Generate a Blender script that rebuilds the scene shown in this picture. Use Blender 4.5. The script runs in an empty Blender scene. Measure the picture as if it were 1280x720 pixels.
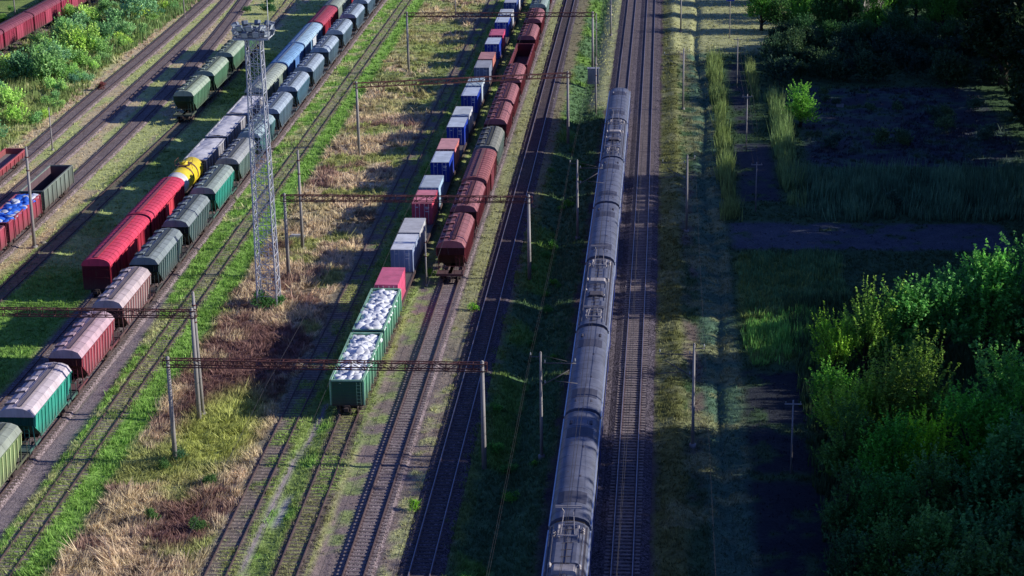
import bpy, math, random
import numpy as np
R = math.radians
random.seed(7)
rng = np.random.default_rng(7)
scene = bpy.context.scene
COL = scene.collection

# ------------------------------------------------------------------ materials
def lin(c):
    return tuple((x / 12.92 if x <= .04045 else ((x + .055) / 1.055) ** 2.4) for x in c[:3]) + (1.0,)

def new_mat(name):
    m = bpy.data.materials.new(name); m.use_nodes = True
    nt = m.node_tree
    for n in list(nt.nodes): nt.nodes.remove(n)
    out = nt.nodes.new('ShaderNodeOutputMaterial')
    return m, nt, out

def N(nt, t, **kw):
    n = nt.nodes.new(t)
    for k, v in kw.items(): setattr(n, k, v)
    return n

def mixc(nt, fac, a, b, mode='MIX'):
    n = N(nt, 'ShaderNodeMix', data_type='RGBA', blend_type=mode)
    for sock, v in ((n.inputs[0], fac), (n.inputs[6], a), (n.inputs[7], b)):
        if isinstance(v, (int, float)): sock.default_value = v
        elif isinstance(v, tuple): sock.default_value = v if len(v) == 4 else v + (1,)
        else: nt.links.new(v, sock)
    return n.outputs[2]

def noise(nt, vec, scale, detail=4, rough=.6):
    n = N(nt, 'ShaderNodeTexNoise'); n.inputs['Scale'].default_value = scale
    n.inputs['Detail'].default_value = detail; n.inputs['Roughness'].default_value = rough
    nt.links.new(vec, n.inputs['Vector']); return n.outputs['Fac']

def ramp(nt, fac, stops):
    n = N(nt, 'ShaderNodeValToRGB')
    e = n.color_ramp.elements
    while len(e) > 1: e.remove(e[-1])
    e[0].position = stops[0][0]; e[0].color = stops[0][1]
    for p_, c in stops[1:]:
        q = e.new(p_); q.color = c
    nt.links.new(fac, n.inputs[0]); return n.outputs[0]

def g(v): return (v, v, v, 1)

_mats = {}
def paint(name, col, rough=.62, dust=.35, dustcol=(.23, .19, .175), rust=.25, metal=0.0, streak=True, var=.18):
    """weathered paint: tone patches, dust on upward faces, rusty streaks"""
    if name in _mats: return _mats[name]
    m, nt, out = new_mat(name)
    b = N(nt, 'ShaderNodeBsdfPrincipled')
    tc = N(nt, 'ShaderNodeTexCoord'); ge = N(nt, 'ShaderNodeNewGeometry')
    mp = N(nt, 'ShaderNodeMapping'); mp.inputs['Scale'].default_value = (1, 1, .18 if streak else 1)
    oi = N(nt, 'ShaderNodeObjectInfo')
    add = N(nt, 'ShaderNodeVectorMath', operation='ADD')
    sc_ = N(nt, 'ShaderNodeVectorMath', operation='SCALE'); sc_.inputs['Scale'].default_value = 1.0
    nt.links.new(ge.outputs['Position'], mp.inputs['Vector'])
    base = (col[0], col[1], col[2], 1)
    n1 = noise(nt, mp.outputs[0], .9, 5)
    n2 = noise(nt, mp.outputs[0], 4.5, 5)
    n3 = noise(nt, ge.outputs['Position'], 1.7, 6, .7)
    c = mixc(nt, ramp(nt, n1, [(.35, g(0)), (.65, g(1))]), tuple(x * (1 - var) for x in base[:3]), tuple(min(1, x * (1 + var)) for x in base[:3]))
    c = mixc(nt, ramp(nt, n2, [(.56, g(0)), (.72, g(rust))]), c, (.11, .055, .04, 1))
    n4 = noise(nt, mp.outputs[0], 2.2, 6, .75)
    c = mixc(nt, ramp(nt, n4, [(.60, g(0)), (.78, g(min(.55, rust * 1.1)))]), c, tuple(min(1, x * .6 + .24) for x in base[:3]))
    spz = N(nt, 'ShaderNodeSeparateXYZ'); nt.links.new(ge.outputs['Position'], spz.inputs[0])
    low = N(nt, 'ShaderNodeMapRange'); low.inputs[1].default_value = 1.2; low.inputs[2].default_value = 2.9; low.inputs[3].default_value = min(.75, rust * 1.5); low.inputs[4].default_value = 0
    nt.links.new(spz.outputs['Z'], low.inputs[0])
    c = mixc(nt, low.outputs[0], c, (.085, .06, .055, 1))
    sep = N(nt, 'ShaderNodeSeparateXYZ'); nt.links.new(ge.outputs['Normal'], sep.inputs[0])
    mu = N(nt, 'ShaderNodeMath', operation='MULTIPLY'); mu.use_clamp = True
    nt.links.new(sep.outputs['Z'], mu.inputs[0])
    nt.links.new(ramp(nt, n3, [(.3, g(dust * .5)), (.7, g(min(1, dust * 1.5)))]), mu.inputs[1])
    c = mixc(nt, mu.outputs[0], c, dustcol + (1,))
    nt.links.new(c, b.inputs['Base Color'])
    b.inputs['Roughness'].default_value = rough; b.inputs['Metallic'].default_value = metal
    b.inputs['Specular IOR Level'].default_value = .3
    bp = N(nt, 'ShaderNodeBump'); bp.inputs['Strength'].default_value = .25; bp.inputs['Distance'].default_value = .03
    nt.links.new(n2, bp.inputs['Height']); nt.links.new(bp.outputs[0], b.inputs['Normal'])
    nt.links.new(b.outputs[0], out.inputs[0])
    _mats[name] = m; return m

def attr_mat(name, transl=.3, rough=.75, var=.3, objvar=0.0, scale=1.5):
    m, nt, out = new_mat(name)
    at = N(nt, 'ShaderNodeAttribute', attribute_name='Col')
    ge = N(nt, 'ShaderNodeNewGeometry')
    c = at.outputs['Color']
    n1 = noise(nt, ge.outputs['Position'], scale, 3)
    c = mixc(nt, 1.0, c, ramp(nt, n1, [(.3, g(1 - var)), (.7, g(1 + var))]), 'MULTIPLY')
    if objvar:
        oi = N(nt, 'ShaderNodeObjectInfo')
        c = mixc(nt, 1.0, c, ramp(nt, oi.outputs['Random'], [(0, (.62, .78, 1.0, 1)), (.35, (.8, .95, .95, 1)), (.7, (1.05, 1.1, .85, 1)), (1, (1.25, 1.2, .8, 1))]), 'MULTIPLY')
        c = mixc(nt, 1.0, c, oi.outputs['Color'], 'MULTIPLY')
    d = N(nt, 'ShaderNodeBsdfPrincipled'); nt.links.new(c, d.inputs['Base Color'])
    d.inputs['Roughness'].default_value = rough; d.inputs['Specular IOR Level'].default_value = .25
    if transl:
        t = N(nt, 'ShaderNodeBsdfTranslucent'); nt.links.new(c, t.inputs['Color'])
        mx = N(nt, 'ShaderNodeMixShader'); mx.inputs[0].default_value = transl
        nt.links.new(d.outputs[0], mx.inputs[1]); nt.links.new(t.outputs[0], mx.inputs[2])
        nt.links.new(mx.outputs[0], out.inputs[0])
    else:
        nt.links.new(d.outputs[0], out.inputs[0])
    return m

def ground_mat():
    m, nt, out = new_mat('ground_cover')
    at = N(nt, 'ShaderNodeAttribute', attribute_name='Col')
    ge = N(nt, 'ShaderNodeNewGeometry'); P = ge.outputs['Position']
    n1 = noise(nt, P, 4.0, 5, .7); n2 = noise(nt, P, .55, 5, .65); n3 = noise(nt, P, 13, 3, .7)
    c = mixc(nt, 1.0, at.outputs['Color'], ramp(nt, n1, [(.28, g(.55)), (.5, g(1)), (.75, g(1.45))]), 'MULTIPLY')
    c = mixc(nt, 1.0, c, ramp(nt, n2, [(.3, (.72, .74, .8, 1)), (.7, (1.22, 1.2, 1.1, 1))]), 'MULTIPLY')
    c = mixc(nt, 1.0, c, ramp(nt, n3, [(.3, g(.75)), (.7, g(1.25))]), 'MULTIPLY')
    b = N(nt, 'ShaderNodeBsdfPrincipled'); nt.links.new(c, b.inputs['Base Color'])
    b.inputs['Roughness'].default_value = .95; b.inputs['Specular IOR Level'].default_value = .1
    bp = N(nt, 'ShaderNodeBump'); bp.inputs['Strength'].default_value = .8; bp.inputs['Distance'].default_value = .12
    nt.links.new(n1, bp.inputs['Height']); nt.links.new(bp.outputs[0], b.inputs['Normal'])
    nt.links.new(b.outputs[0], out.inputs[0]); return m

def gravel(name, a, b_, c_):
    m, nt, out = new_mat(name)
    ge = N(nt, 'ShaderNodeNewGeometry'); P = ge.outputs['Position']
    vo = N(nt, 'ShaderNodeTexVoronoi'); vo.inputs['Scale'].default_value = 9; nt.links.new(P, vo.inputs['Vector'])
    sp = N(nt, 'ShaderNodeSeparateColor'); nt.links.new(vo.outputs['Color'], sp.inputs[0])
    n2 = noise(nt, P, .5, 5, .7)
    c = ramp(nt, sp.outputs[0], [(0, a), (.5, b_), (1, c_)])
    c = mixc(nt, 1.0, c, ramp(nt, n2, [(.3, g(.65)), (.7, g(1.3))]), 'MULTIPLY')
    b = N(nt, 'ShaderNodeBsdfPrincipled'); nt.links.new(c, b.inputs['Base Color'])
    b.inputs['Roughness'].default_value = .95; b.inputs['Specular IOR Level'].default_value = .15
    bp = N(nt, 'ShaderNodeBump'); bp.inputs['Strength'].default_value = .7; bp.inputs['Distance'].default_value = .06
    nt.links.new(vo.outputs['Distance'], bp.inputs['Height']); nt.links.new(bp.outputs[0], b.inputs['Normal'])
    nt.links.new(b.outputs[0], out.inputs[0]); return m

DK = paint('dark_underframe', (.018, .015, .016), .8, .25, (.07, .055, .05), .5)
WHEEL = paint('wheel_steel', (.05, .035, .03), .6, .3, (.1, .07, .06), .6)
CONC = paint('pole_concrete', (.36, .33, .31), .9, .1, (.3, .28, .26), .12, var=.25)
MAROON = paint('gantry_maroon_steel', (.14, .05, .045), .75, .25, (.13, .08, .07), .5)
GALV = paint('galvanised_steel', (.66, .66, .70), .5, .2, (.3, .3, .3), .15, metal=.2)
WIRE = paint('wire_copper', (.05, .045, .05), .8, 0, rust=0)
RAILM = paint('rail_rust', (.13, .075, .065), .6, .5, (.22, .15, .14), .4)
RAILS = paint('rail_running_surface', (.42, .38, .40), .3, 0, rust=0, metal=.6)
SLEEP = paint('sleeper_concrete', (.46, .38, .35), .9, .3, (.24, .18, .16), .3, streak=False, var=.35)
SLEEPG = paint('sleeper_sunken', (.24, .19, .165), .9, .3, (.2, .16, .12), .3, streak=False, var=.35)
SLEEPD = paint('sleeper_timber', (.12, .088, .085), .9, .3, (.15, .11, .09), .3, streak=False, var=.35)
BALB = gravel('ballast_brown', (.11, .08, .08, 1), (.27, .20, .20, 1), (.46, .37, .36, 1))
BALG = gravel('ballast_grey', (.03, .024, .03, 1), (.10, .082, .095, 1), (.22, .18, .20, 1))  # main line stone, darkened so tree shade is partly in its colour
GLASS = paint('dark_glass', (.012, .014, .02), .12, .05, rust=0)
WHITE = paint('white_lettering', (.75, .75, .75), .7, 0, rust=.1)
GROUND = ground_mat()
GRASSM = attr_mat('grass_blades', .3, .8, .25)
LEAFM = attr_mat('leaf_green', .3, .6, .2, objvar=1)
BARK = paint('bark', (.07, .055, .045), .95, .0, rust=.1)

# ------------------------------------------------------------------ mesh building
class MB:
    def __init__(s): s.v = []; s.f = []; s.mi = []; s.smooth = []
    def add(s, vs, fs, mi=0, sm=False):
        o = len(s.v); s.v += [tuple(p) for p in vs]
        for f in fs: s.f.append([o + i for i in f]); s.mi.append(mi); s.smooth.append(sm)
        return s
    def box(s, x0, x1, y0, y1, z0, z1, mi=0):
        return s.add([(x0, y0, z0), (x1, y0, z0), (x1, y1, z0), (x0, y1, z0), (x0, y0, z1), (x1, y0, z1), (x1, y1, z1), (x0, y1, z1)],
                     [(0, 3, 2, 1), (4, 5, 6, 7), (0, 1, 5, 4), (1, 2, 6, 5), (2, 3, 7, 6), (3, 0, 4, 7)], mi)
    def bar(s, a, b, w=.06, h=None, mi=0):
        h = h or w
        a = np.array(a, float); b = np.array(b, float); d = b - a; L = np.linalg.norm(d); d /= L
        up = np.array((0, 0, 1.)) if abs(d[2]) < .95 else np.array((1., 0, 0))
        r = np.cross(d, up); r /= np.linalg.norm(r); u = np.cross(r, d)
        q = [(-1, -1), (1, -1), (1, 1), (-1, 1)]
        vs = [a + r * i * w / 2 + u * j * h / 2 for i, j in q] + [b + r * i * w / 2 + u * j * h / 2 for i, j in q]
        return s.add(vs, [(0, 1, 2, 3), (7, 6, 5, 4), (0, 4, 5, 1), (1, 5, 6, 2), (2, 6, 7, 3), (3, 7, 4, 0)], mi)
    def tube(s, pts, r, n=6, mi=0, cap=True):
        pts = [np.array(p, float) for p in pts]
        rs = r if isinstance(r, (list, tuple)) else [r] * len(pts)
        rings = []
        for i, p_ in enumerate(pts):
            d = pts[min(i + 1, len(pts) - 1)] - pts[max(i - 1, 0)]; d /= np.linalg.norm(d)
            up = np.array((0, 0, 1.)) if abs(d[2]) < .95 else np.array((1., 0, 0))
            a = np.cross(d, up); a /= np.linalg.norm(a); b = np.cross(a, d)
            rings += [p_ + rs[i] * (a * math.cos(2 * math.pi * k / n) + b * math.sin(2 * math.pi * k / n)) for k in range(n)]
        fs = []
        for i in range(len(pts) - 1):
            for k in range(n):
                fs.append((i * n + k, i * n + (k + 1) % n, (i + 1) * n + (k + 1) % n, (i + 1) * n + k))
        if cap: fs += [tuple(range(n - 1, -1, -1)), tuple((len(pts) - 1) * n + k for k in range(n))]
        return s.add(rings, fs, mi, True)
    def loft(s, secs, mi=0, sm=False, cap=True, closed=True, cmi=None):
        """secs: list of equally long lists of points"""
        n = len(secs[0]); vs = [p for q in secs for p in q]; fs = []
        for i in range(len(secs) - 1):
            for k in range(n if closed else n - 1):
                fs.append((i * n + k, i * n + (k + 1) % n, (i + 1) * n + (k + 1) % n, (i + 1) * n + k))
        s.add(vs, fs, mi, sm)
        if cap:
            cmi = mi if cmi is None else cmi
            s.add(secs[0], [tuple(range(n - 1, -1, -1))], cmi); s.add(secs[-1], [tuple(range(n))], cmi)
        return s
    def mesh(s, name, mats):
        me = bpy.data.meshes.new(name); me.from_pydata(s.v, [], s.f)
        for m in (mats if isinstance(mats, (list, tuple)) else [mats]): me.materials.append(m)
        me.polygons.foreach_set('material_index', s.mi); me.polygons.foreach_set('use_smooth', s.smooth)
        me.update(); return me
    def build(s, name, mats, parent=None, loc=None):
        return link(name, s.mesh(name, mats), parent, loc)

def link(name, me, parent=None, loc=None):
    o = bpy.data.objects.new(name, me); COL.objects.link(o)
    if parent is not None: o.parent = parent
    if loc is not None: o.location = loc
    return o
def empty(name, loc=(0, 0, 0), rz=0):
    o = bpy.data.objects.new(name, None); COL.objects.link(o); o.location = loc; o.rotation_euler = (0, 0, rz)
    o.empty_display_size = .5; return o
def tag(o, label=None, cat=None, group=None, kind=None):
    if label: o['label'] = label
    if cat: o['category'] = cat
    if group: o['group'] = group
    if kind: o['kind'] = kind
    return o
KIDS = {}
def copy_tree(o, parent=None):
    c = o.copy(); COL.objects.link(c); c.parent = parent
    for ch in list(o.children): copy_tree(ch, c)
    return c

# ------------------------------------------------------------------ numpy noise
def vnoise(x, y, sc, seed=0):
    x = np.asarray(x, float) / sc; y = np.asarray(y, float) / sc
    xi = np.floor(x).astype(np.int64); yi = np.floor(y).astype(np.int64); fx = x - xi; fy = y - yi
    fx = fx * fx * (3 - 2 * fx); fy = fy * fy * (3 - 2 * fy)
    def h(a, b):
        n = (a * 374761393 + b * 668265263 + seed * 974634777) & 0xffffffff
        n = ((n ^ (n >> 13)) * 1274126177) & 0xffffffff
        n = n ^ (n >> 16)
        return (n & 0xffff) / 65535.0
    return (h(xi, yi) * (1 - fx) + h(xi + 1, yi) * fx) * (1 - fy) + (h(xi, yi + 1) * (1 - fx) + h(xi + 1, yi + 1) * fx) * fy
def fbm(x, y, sc, seed=0, o=4):
    s = 0; a = .5; t = 0
    for i in range(o):
        s = s + a * vnoise(x, y, sc / 2 ** i, seed + i * 17); t += a; a *= .55
    return s / t
def sstep(a, b, x):
    t = np.clip((x - a) / (b - a), 0, 1); return t * t * (3 - 2 * t)

# ------------------------------------------------------------------ tracks (metres; y runs along the main line)
TR = dict(
 M1=[(60, 3.9), (126, 3.98), (220, 4.1), (386, 3.7), (700, 2.5)],
 M2=[(60, .25), (117, .2), (205, .1), (300, -.05), (386, -.2), (700, -1.4)],
 T3=[(60, -10.7), (125, -11), (195, -11.4), (261, -11.8), (386, -12.8), (700, -16)],
 T4=[(60, -15.5), (125, -15.9), (195, -16.5), (350, -17.3), (700, -21)],
 T5=[(60, -20.2), (125, -20.9), (153, -21.4), (210, -21.9), (365, -23.1), (700, -26)],
 T6=[(60, -25.4), (125, -26.2), (153, -26.6), (195, -27.1), (261, -27.9), (387, -28.6), (700, -31)],
 T7=[(60, -41.5), (124, -42.4), (195, -43.7), (261, -44.7), (387, -46.7), (700, -51)],
 T8=[(60, -47), (125, -47.9), (153, -48.3), (195, -48.9), (261, -50.2), (387, -52.6), (700, -58)],
 T9=[(60, -52.2), (125, -53), (190, -54.0), (235, -54.7), (300, -55.8), (387, -57.6), (700, -64)],
 T10=[(60, -65), (205, -65.4), (275, -65.6), (320, -67), (387, -71.2), (450, -77), (700, -100)],
 C=[(60, -69.5), (180, -70.7), (207, -71), (233, -71.8), (260, -72.4), (290, -73.8), (336, -76.4), (387, -81), (450, -88), (700, -116)],
 B=[(60, -76), (180, -77), (225, -77.6), (260, -78.4), (293, -79.7), (325, -81.0), (358, -82.6), (387, -84.6), (700, -112)],
 A=[(60, -81), (180, -81.6), (225, -82.1), (260, -83.5), (281, -84.7), (322, -86), (354, -87.3), (387, -89), (700, -108)],
 D=[(60, -113), (325, -113.4), (400, -113.6), (700, -116)],
)
TRN = {k: (np.array([p[0] for p in v], float), np.array([p[1] for p in v], float)) for k, v in TR.items()}
def tx(k, y):
    # smoothed linear interpolation
    a, b = TRN[k]; s = 0
    for d in (-14, -7, 0, 7, 14): s = s + np.interp(np.asarray(y, float) + d, a, b)
    return s / 5
def heading(k, y): return -math.atan2(float(tx(k, y + 6) - tx(k, y - 6)), 12)

def gz(x, y):
    """height of the ground"""
    z = .12 * (fbm(x, y, 14, 3) - .5)
    z = z - .9 * np.exp(-((x + 6.0) / 1.9) ** 2)                        # ditch beside the main line
    z = z + .35 * np.exp(-((x - 8.2) / 1.0) ** 2) - .45 * np.exp(-((x - 12.4 - .5 * np.sin(y / 14)) / .5) ** 2)
    far = sstep(-90, -95, x)
    z = z + far * .5 * (fbm(x, y, 9, 8) - .4)
    for k in TRN:                                                       # flat under every track
        d = np.abs(x - tx(k, y)); z = z * sstep(1.2, 2.6, d)
        if k in ('T5', 'T6', 'T7', 'T10'): z = z + .17 * (1 - sstep(1.3, 2.4, d))
    return z

# ------------------------------------------------------------------ ground colours
C_ = dict(
 dry=(.74, .57, .38), straw=(.82, .66, .41), olive=(.44, .46, .16), green=(.34, .45, .13), vivid=(.275, .47, .10),
 red=(.34, .19, .16), dirt=(.32, .25, .21), grey=(.31, .25, .265), ball=(.27, .205, .20), dkgreen=(.08, .14, .06), soil=(.042, .046, .055),
 pale=(.58, .58, .28), blueg=(.11, .19, .12), brown=(.20, .15, .11))
C_ = {k: np.array(v) for k, v in C_.items()}
def zones(x, y):
    """base colour, tuft density 0..1, tuft height, tuft colour"""
    x = np.asarray(x, float); y = np.asarray(y, float); n = x.shape
    col = np.zeros(n + (3,)); dens = np.zeros(n); ht = np.full(n, .25)
    f1 = fbm(x, y, 9, 1); f2 = fbm(x, y, 2.6, 2); f3 = fbm(x, y, 22, 5); fl = fbm(x * 3.0, y, 11, 9)
    jag = (fbm(x, y, 2.2, 12) - .5) * 1.8
    def put(mask, c, d=None, h=None):
        m = np.clip(mask, 0, 1)[..., None]
        nonlocal col, dens, ht
        col = col * (1 - m) + c * m
        if d is not None: dens = dens * (1 - m[..., 0]) + d * m[..., 0]
        if h is not None: ht = ht * (1 - m[..., 0]) + h * m[..., 0]
    def band(a, b, e=.35):
        xx = x + jag * .5
        return sstep(a - e, a + e, xx) * (1 - sstep(b - e, b + e, xx))
    T = {k: tx(k, y) for k in TRN}
    # base: mixed grass
    put(np.ones(n), C_['olive'], .6, .25)
    put(sstep(.45, .6, f1), C_['green'], .8, .28)
    put(sstep(.55, .7, f2) * .5, C_['pale'])
    # right hand verge and gardens
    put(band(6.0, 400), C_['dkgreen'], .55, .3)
    put(band(6.2, 8.9) * 1, C_['olive'] * .45, .6, .3)  # verge tone darkened, with some tree shade painted in
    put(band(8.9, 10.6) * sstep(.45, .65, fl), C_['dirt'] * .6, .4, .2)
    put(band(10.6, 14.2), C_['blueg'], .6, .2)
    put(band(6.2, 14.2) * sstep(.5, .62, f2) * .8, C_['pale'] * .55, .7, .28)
    put(band(15, 26.5) * sstep(171, 174, y) * (1 - sstep(207, 209, y)), C_['green'] * .7, .7, .5)
    put(sstep(326, 334, y) * band(7.5, 30, 1), C_['pale'] * .85, .6, .22)  # sunlit patch of the far verge, painted as paler grass
    def plot(x0, x1, y0, y1, c, e=.7):
        xj = x + jag * .6; yj = y + jag * 1.1
        put(sstep(x0 - e, x0 + e, xj) * (1 - sstep(x1 - e, x1 + e, xj)) * sstep(y0 - e, y0 + e, yj) * (1 - sstep(y1 - e, y1 + e, yj)) * (1 - .8 * sstep(.6, .7, f2)), c * (.7 + .6 * f1)[..., None], .1, .16)
    rows = .75 + .5 * (np.sin(x * 7.0) > 0)
    plot(14.3, 20.5, 145.8, 169.8, C_['soil'][None] * rows[..., None] if False else C_['soil'])
    plot(14.0, 20.0, 108, 144.2, C_['soil'])
    plot(16.6, 21.6, 231, 262, C_['soil'] * 1.5)
    plot(17.2, 19.6, 268, 322, C_['soil'] * 1.3)
    plot(26.5, 56, 249, 300, C_['soil'] * 1.6 + np.array((.03, .08, .03)) * sstep(.4, .65, f2)[..., None])
    plot(14.7, 47, 210.3, 221.3, np.array((.10, .11, .13)))
    dens = np.where((x > 27) & (x < 56) & (y > 250) & (y < 300), dens + .55 * sstep(.42, .6, f1), dens); ht = np.where((x > 27) & (x < 56) & (y > 250) & (y < 300), .45, ht)
    # main line
    d = T['M1'] * .5 + T['M2'] * .5
    put(band(-2.6, 6.2), C_['ball'] * np.array((.45, .41, .48)), .02, .12)  # ground between the main tracks darkened in place of tree shade
    put(band(-9.3, -2.6), C_['dkgreen'] * 1.6, .8, .38)
    put(band(-5.0, -2.4) * sstep(282, 288, y), C_['pale'], .6, .2)  # grass beyond the train's end painted paler, as if sunlit
    put(band(-8.8, -6) * sstep(.5, .6, f1), C_['vivid'] * .7, .8, .4)
    put(band(-13.6, -9.3), C_['dirt'] * .62, .4, .2)
    put(band(-10.2, -8.4) * sstep(.4, .55, f2), C_['green'] * .6, .8, .3)
    put(band(-13.6, -12.3) * sstep(.45, .55, f2), C_['olive'] * .8, .7, .22)
    put(band(-13.9, -9) * sstep(215, 250, y), C_['dirt'] * np.array((.85, .95, .7)), .4, .2)
    # between the yard tracks
    s4 = T['T4']
    xx = x - s4
    def rel(a, b, e=.3):
        q = xx + jag * .3
        return sstep(a - e, a + e, q) * (1 - sstep(b - e, b + e, q))
    put(rel(1.3, 3.2), C_['dirt'] * 1.05, .4, .16)
    put(rel(1.7, 3.2) * sstep(.5, .6, f2), C_['pale'] * .85, .7, .22)
    put(rel(1.2, 3.4) * sstep(165, 200, y), C_['pale'] * .75, .55, .22)
    put(rel(-1.7, 1.7), C_['ball'], .02, .1)
    put(rel(-3.4, -1.5), C_['dirt'] * np.array((.9, .88, .98)), .1, .12)
    put(rel(-3.3, -1.6) * sstep(.50, .62, f2) * .7, C_['green'], .5, .2)
    put(rel(-3.6, -1.5) * sstep(200, 215, y), C_['green'], .6, .22)
    s5 = T['T5']; s6 = T['T6']
    a5 = np.abs(x - s5)
    put((1 - sstep(1.0, 1.7, a5)), C_['dirt'] * .75, .8, .18)
    put((1 - sstep(.5, .7, a5)) * .6, C_['olive'], .95, .16)
    put((1 - sstep(1.0, 1.7, a5)) * sstep(.5, .6, f2), C_['green'], .95, .2)
    m56 = sstep(.8, 1.5, x - s6) * sstep(-1.6, -1.1, s5 - x + -0.0) * 1.0
    m56 = sstep(1.0, 1.5, x - s6) * sstep(1.0, 1.5, s5 - x)
    put(m56, C_['green'] * .95, .85, .26)
    put(m56 * sstep(.52, .62, f2), C_['vivid'], .9, .32)
    tr = -23.9 - .55 * np.sin((y - 118) / 9.0) + (y - 130) * -.02
    put((1 - sstep(.12, .35, np.abs(x - tr + .2 * f2))) * (y < 160), C_['grey'] * 1.25, .0, .1)
    put((1 - sstep(.2, .55, np.abs(x + 23.55))) * sstep(132.5, 134, y) * (1 - sstep(138, 140, y)), np.array((.52, .48, .46)), 0, .1)
    put(1 - sstep(1.0, 1.9, np.abs(x - s6)), C_['olive'] * 1.0, 1.0, .2)
    put((1 - sstep(1.0, 1.9, np.abs(x - s6))) * sstep(.52, .6, f1), C_['green'], 1.0, .22)
    put((1 - sstep(1.0, 1.5, np.abs(x - s6))) * sstep(.48, .6, f2), C_['dirt'], .3, .15)
    # dry weeds between T7 and T6
    q = x + jag
    L = T['T7'] + 3.6; Rr = s6 - 1.5
    m = sstep(-.4, .4, q - L) * sstep(-.4, .4, Rr - q)
    put(m, C_['dry'], .8, .62)
    put(m * sstep(.5, .62, f2), C_['straw'], .9, .62)
    put(m * sstep(.58, .68, fbm(x, y, 1.6, 88)), C_['brown'] * .9, .5, .3)
    put(m * sstep(.55, .66, fbm(x, y, 6, 21)), C_['olive'], .95, .42)
    put(m * sstep(.58, .68, fbm(x, y, 3.5, 33)) * .8, C_['red'], 1, .6)
    put(m * (1 - sstep(2.2, 4.5, np.hypot((x + 33.5) / 1.4, (y - 168) / 4) + 6 * (f2 - .5))), C_['red'] * .8, .9, .5)
    put(m * (1 - sstep(1.2, 3, np.hypot((x + 30.8), (y - 133) / 2))), C_['red'] * .9, 1, .6)
    put(m * (1 - sstep(2, 5, np.hypot((x + 32.5), (y - 152) / 3))), C_['pale'] * np.array((.95, 1, .6)), 1, .5)
    put(m * sstep(.48, .6, f3) * sstep(205, 250, y) * .6, C_['olive'], .85, .35)
    put(m * sstep(.55, .65, f1) * sstep(215, 260, y) * .7, C_['green'], .85, .3)
    put(sstep(-.3, .3, q - Rr) * sstep(-.3, .2, Rr + 1.0 - q) * .8, C_['dirt'] * 1.15, .25, .2)
    # vivid strip and T7
    s7 = T['T7']; a7 = x - s7
    put(sstep(.9, 1.4, a7) * (1 - sstep(3.2, 4.0, a7 + jag * .5)), C_['vivid'], 1, .36)
    put((1 - sstep(.9, 1.4, np.abs(a7))), C_['pale'] * np.array((.72, .72, .7)), .75, .2)
    put((1 - sstep(.9, 1.4, np.abs(a7))) * sstep(.45, .58, f2), C_['green'], .95, .22)
    a8 = x - T['T8']
    put(sstep(1.4, 1.8, a8 + jag * .3) * sstep(1.0, 1.4, -a7), C_['vivid'] * 1.05, .98, .3)
    put(sstep(1.4, 1.8, a8 + jag * .3) * sstep(1.0, 1.4, -a7) * sstep(.5, .62, f2), C_['pale'], .95, .3)
    w = .9 * (1 - sstep(150, 215, y)) + .0
    put(sstep(1.3, 1.5, a8) * (1 - sstep(2.0 * w + 1.3, 2.3 * w + 1.6, a8 + jag * .25)), C_['grey'] * 1.0, .08, .12)
    put((1 - sstep(1.2, 1.6, np.abs(a8))), C_['ball'] * .95, .05, .1)
    a9 = x - T['T9']
    put(sstep(1.6, 2, a9) * sstep(1.6, 2, -a8), C_['olive'] * .8, .45, .25)
    put(1 - sstep(1.4, 2, np.abs(a9)), C_['ball'] * .8, .05, .1)
    m = sstep(1.6, 2.4, -a9)
    put(m, C_['pale'] * np.array((.85, 1, .75)), .7, .22)
    put(m * sstep(.48, .6, f1), C_['green'] * .9, .8, .25)
    put(m * (1 - sstep(196, 206, y + 6 * jag)), C_['vivid'] * .95, .95, .3)
    a10 = x - T['T10']
    put((1 - sstep(.9, 1.4, np.abs(a10))) * .75, C_['dirt'] * .7, .25, .15)
    put(sstep(-.4, .4, -67.2 - q), C_['pale'] * np.array((.95, 1, .85)), .6, .2)
    put(sstep(-.4, .4, -67.2 - q) * sstep(.5, .6, fl), C_['straw'] * .8, .5, .2)
    for k in ('C', 'B', 'A'):
        a = np.abs(x - T[k] + jag * .2)
        put(1 - sstep(1.1, 1.6, a), C_['ball'] * np.array((1.2, 1.02, 1.05)), .15, .14)
        put((1 - sstep(1.2, 2.1, a)) * sstep(.52, .62, f2) * .7, C_['pale'] * .8, .5, .16)
    aA = T['A'] - x
    put(sstep(1.6, 2.2, aA + jag * .4), C_['dry'] * .95, .6, .35)
    put(sstep(3.6, 5.0, aA + jag), C_['olive'] * 1.1, .9, .45)
    put(sstep(3.6, 5.0, aA + jag) * sstep(.45, .6, f1), C_['green'], .95, .5)
    put(sstep(.55, .65, fbm(x, y, 5, 40)) * sstep(2, 4, aA), C_['pale'], .95, .5)
    put(sstep(2, 5, -109.5 - x) * sstep(2, 5, x + 116.5) , C_['brown'], .3, .3)
    put(sstep(0, 2, -117.5 - x), C_['green'] * .75, .8, .4)
    return col, np.clip(dens, 0, 1), ht

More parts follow.
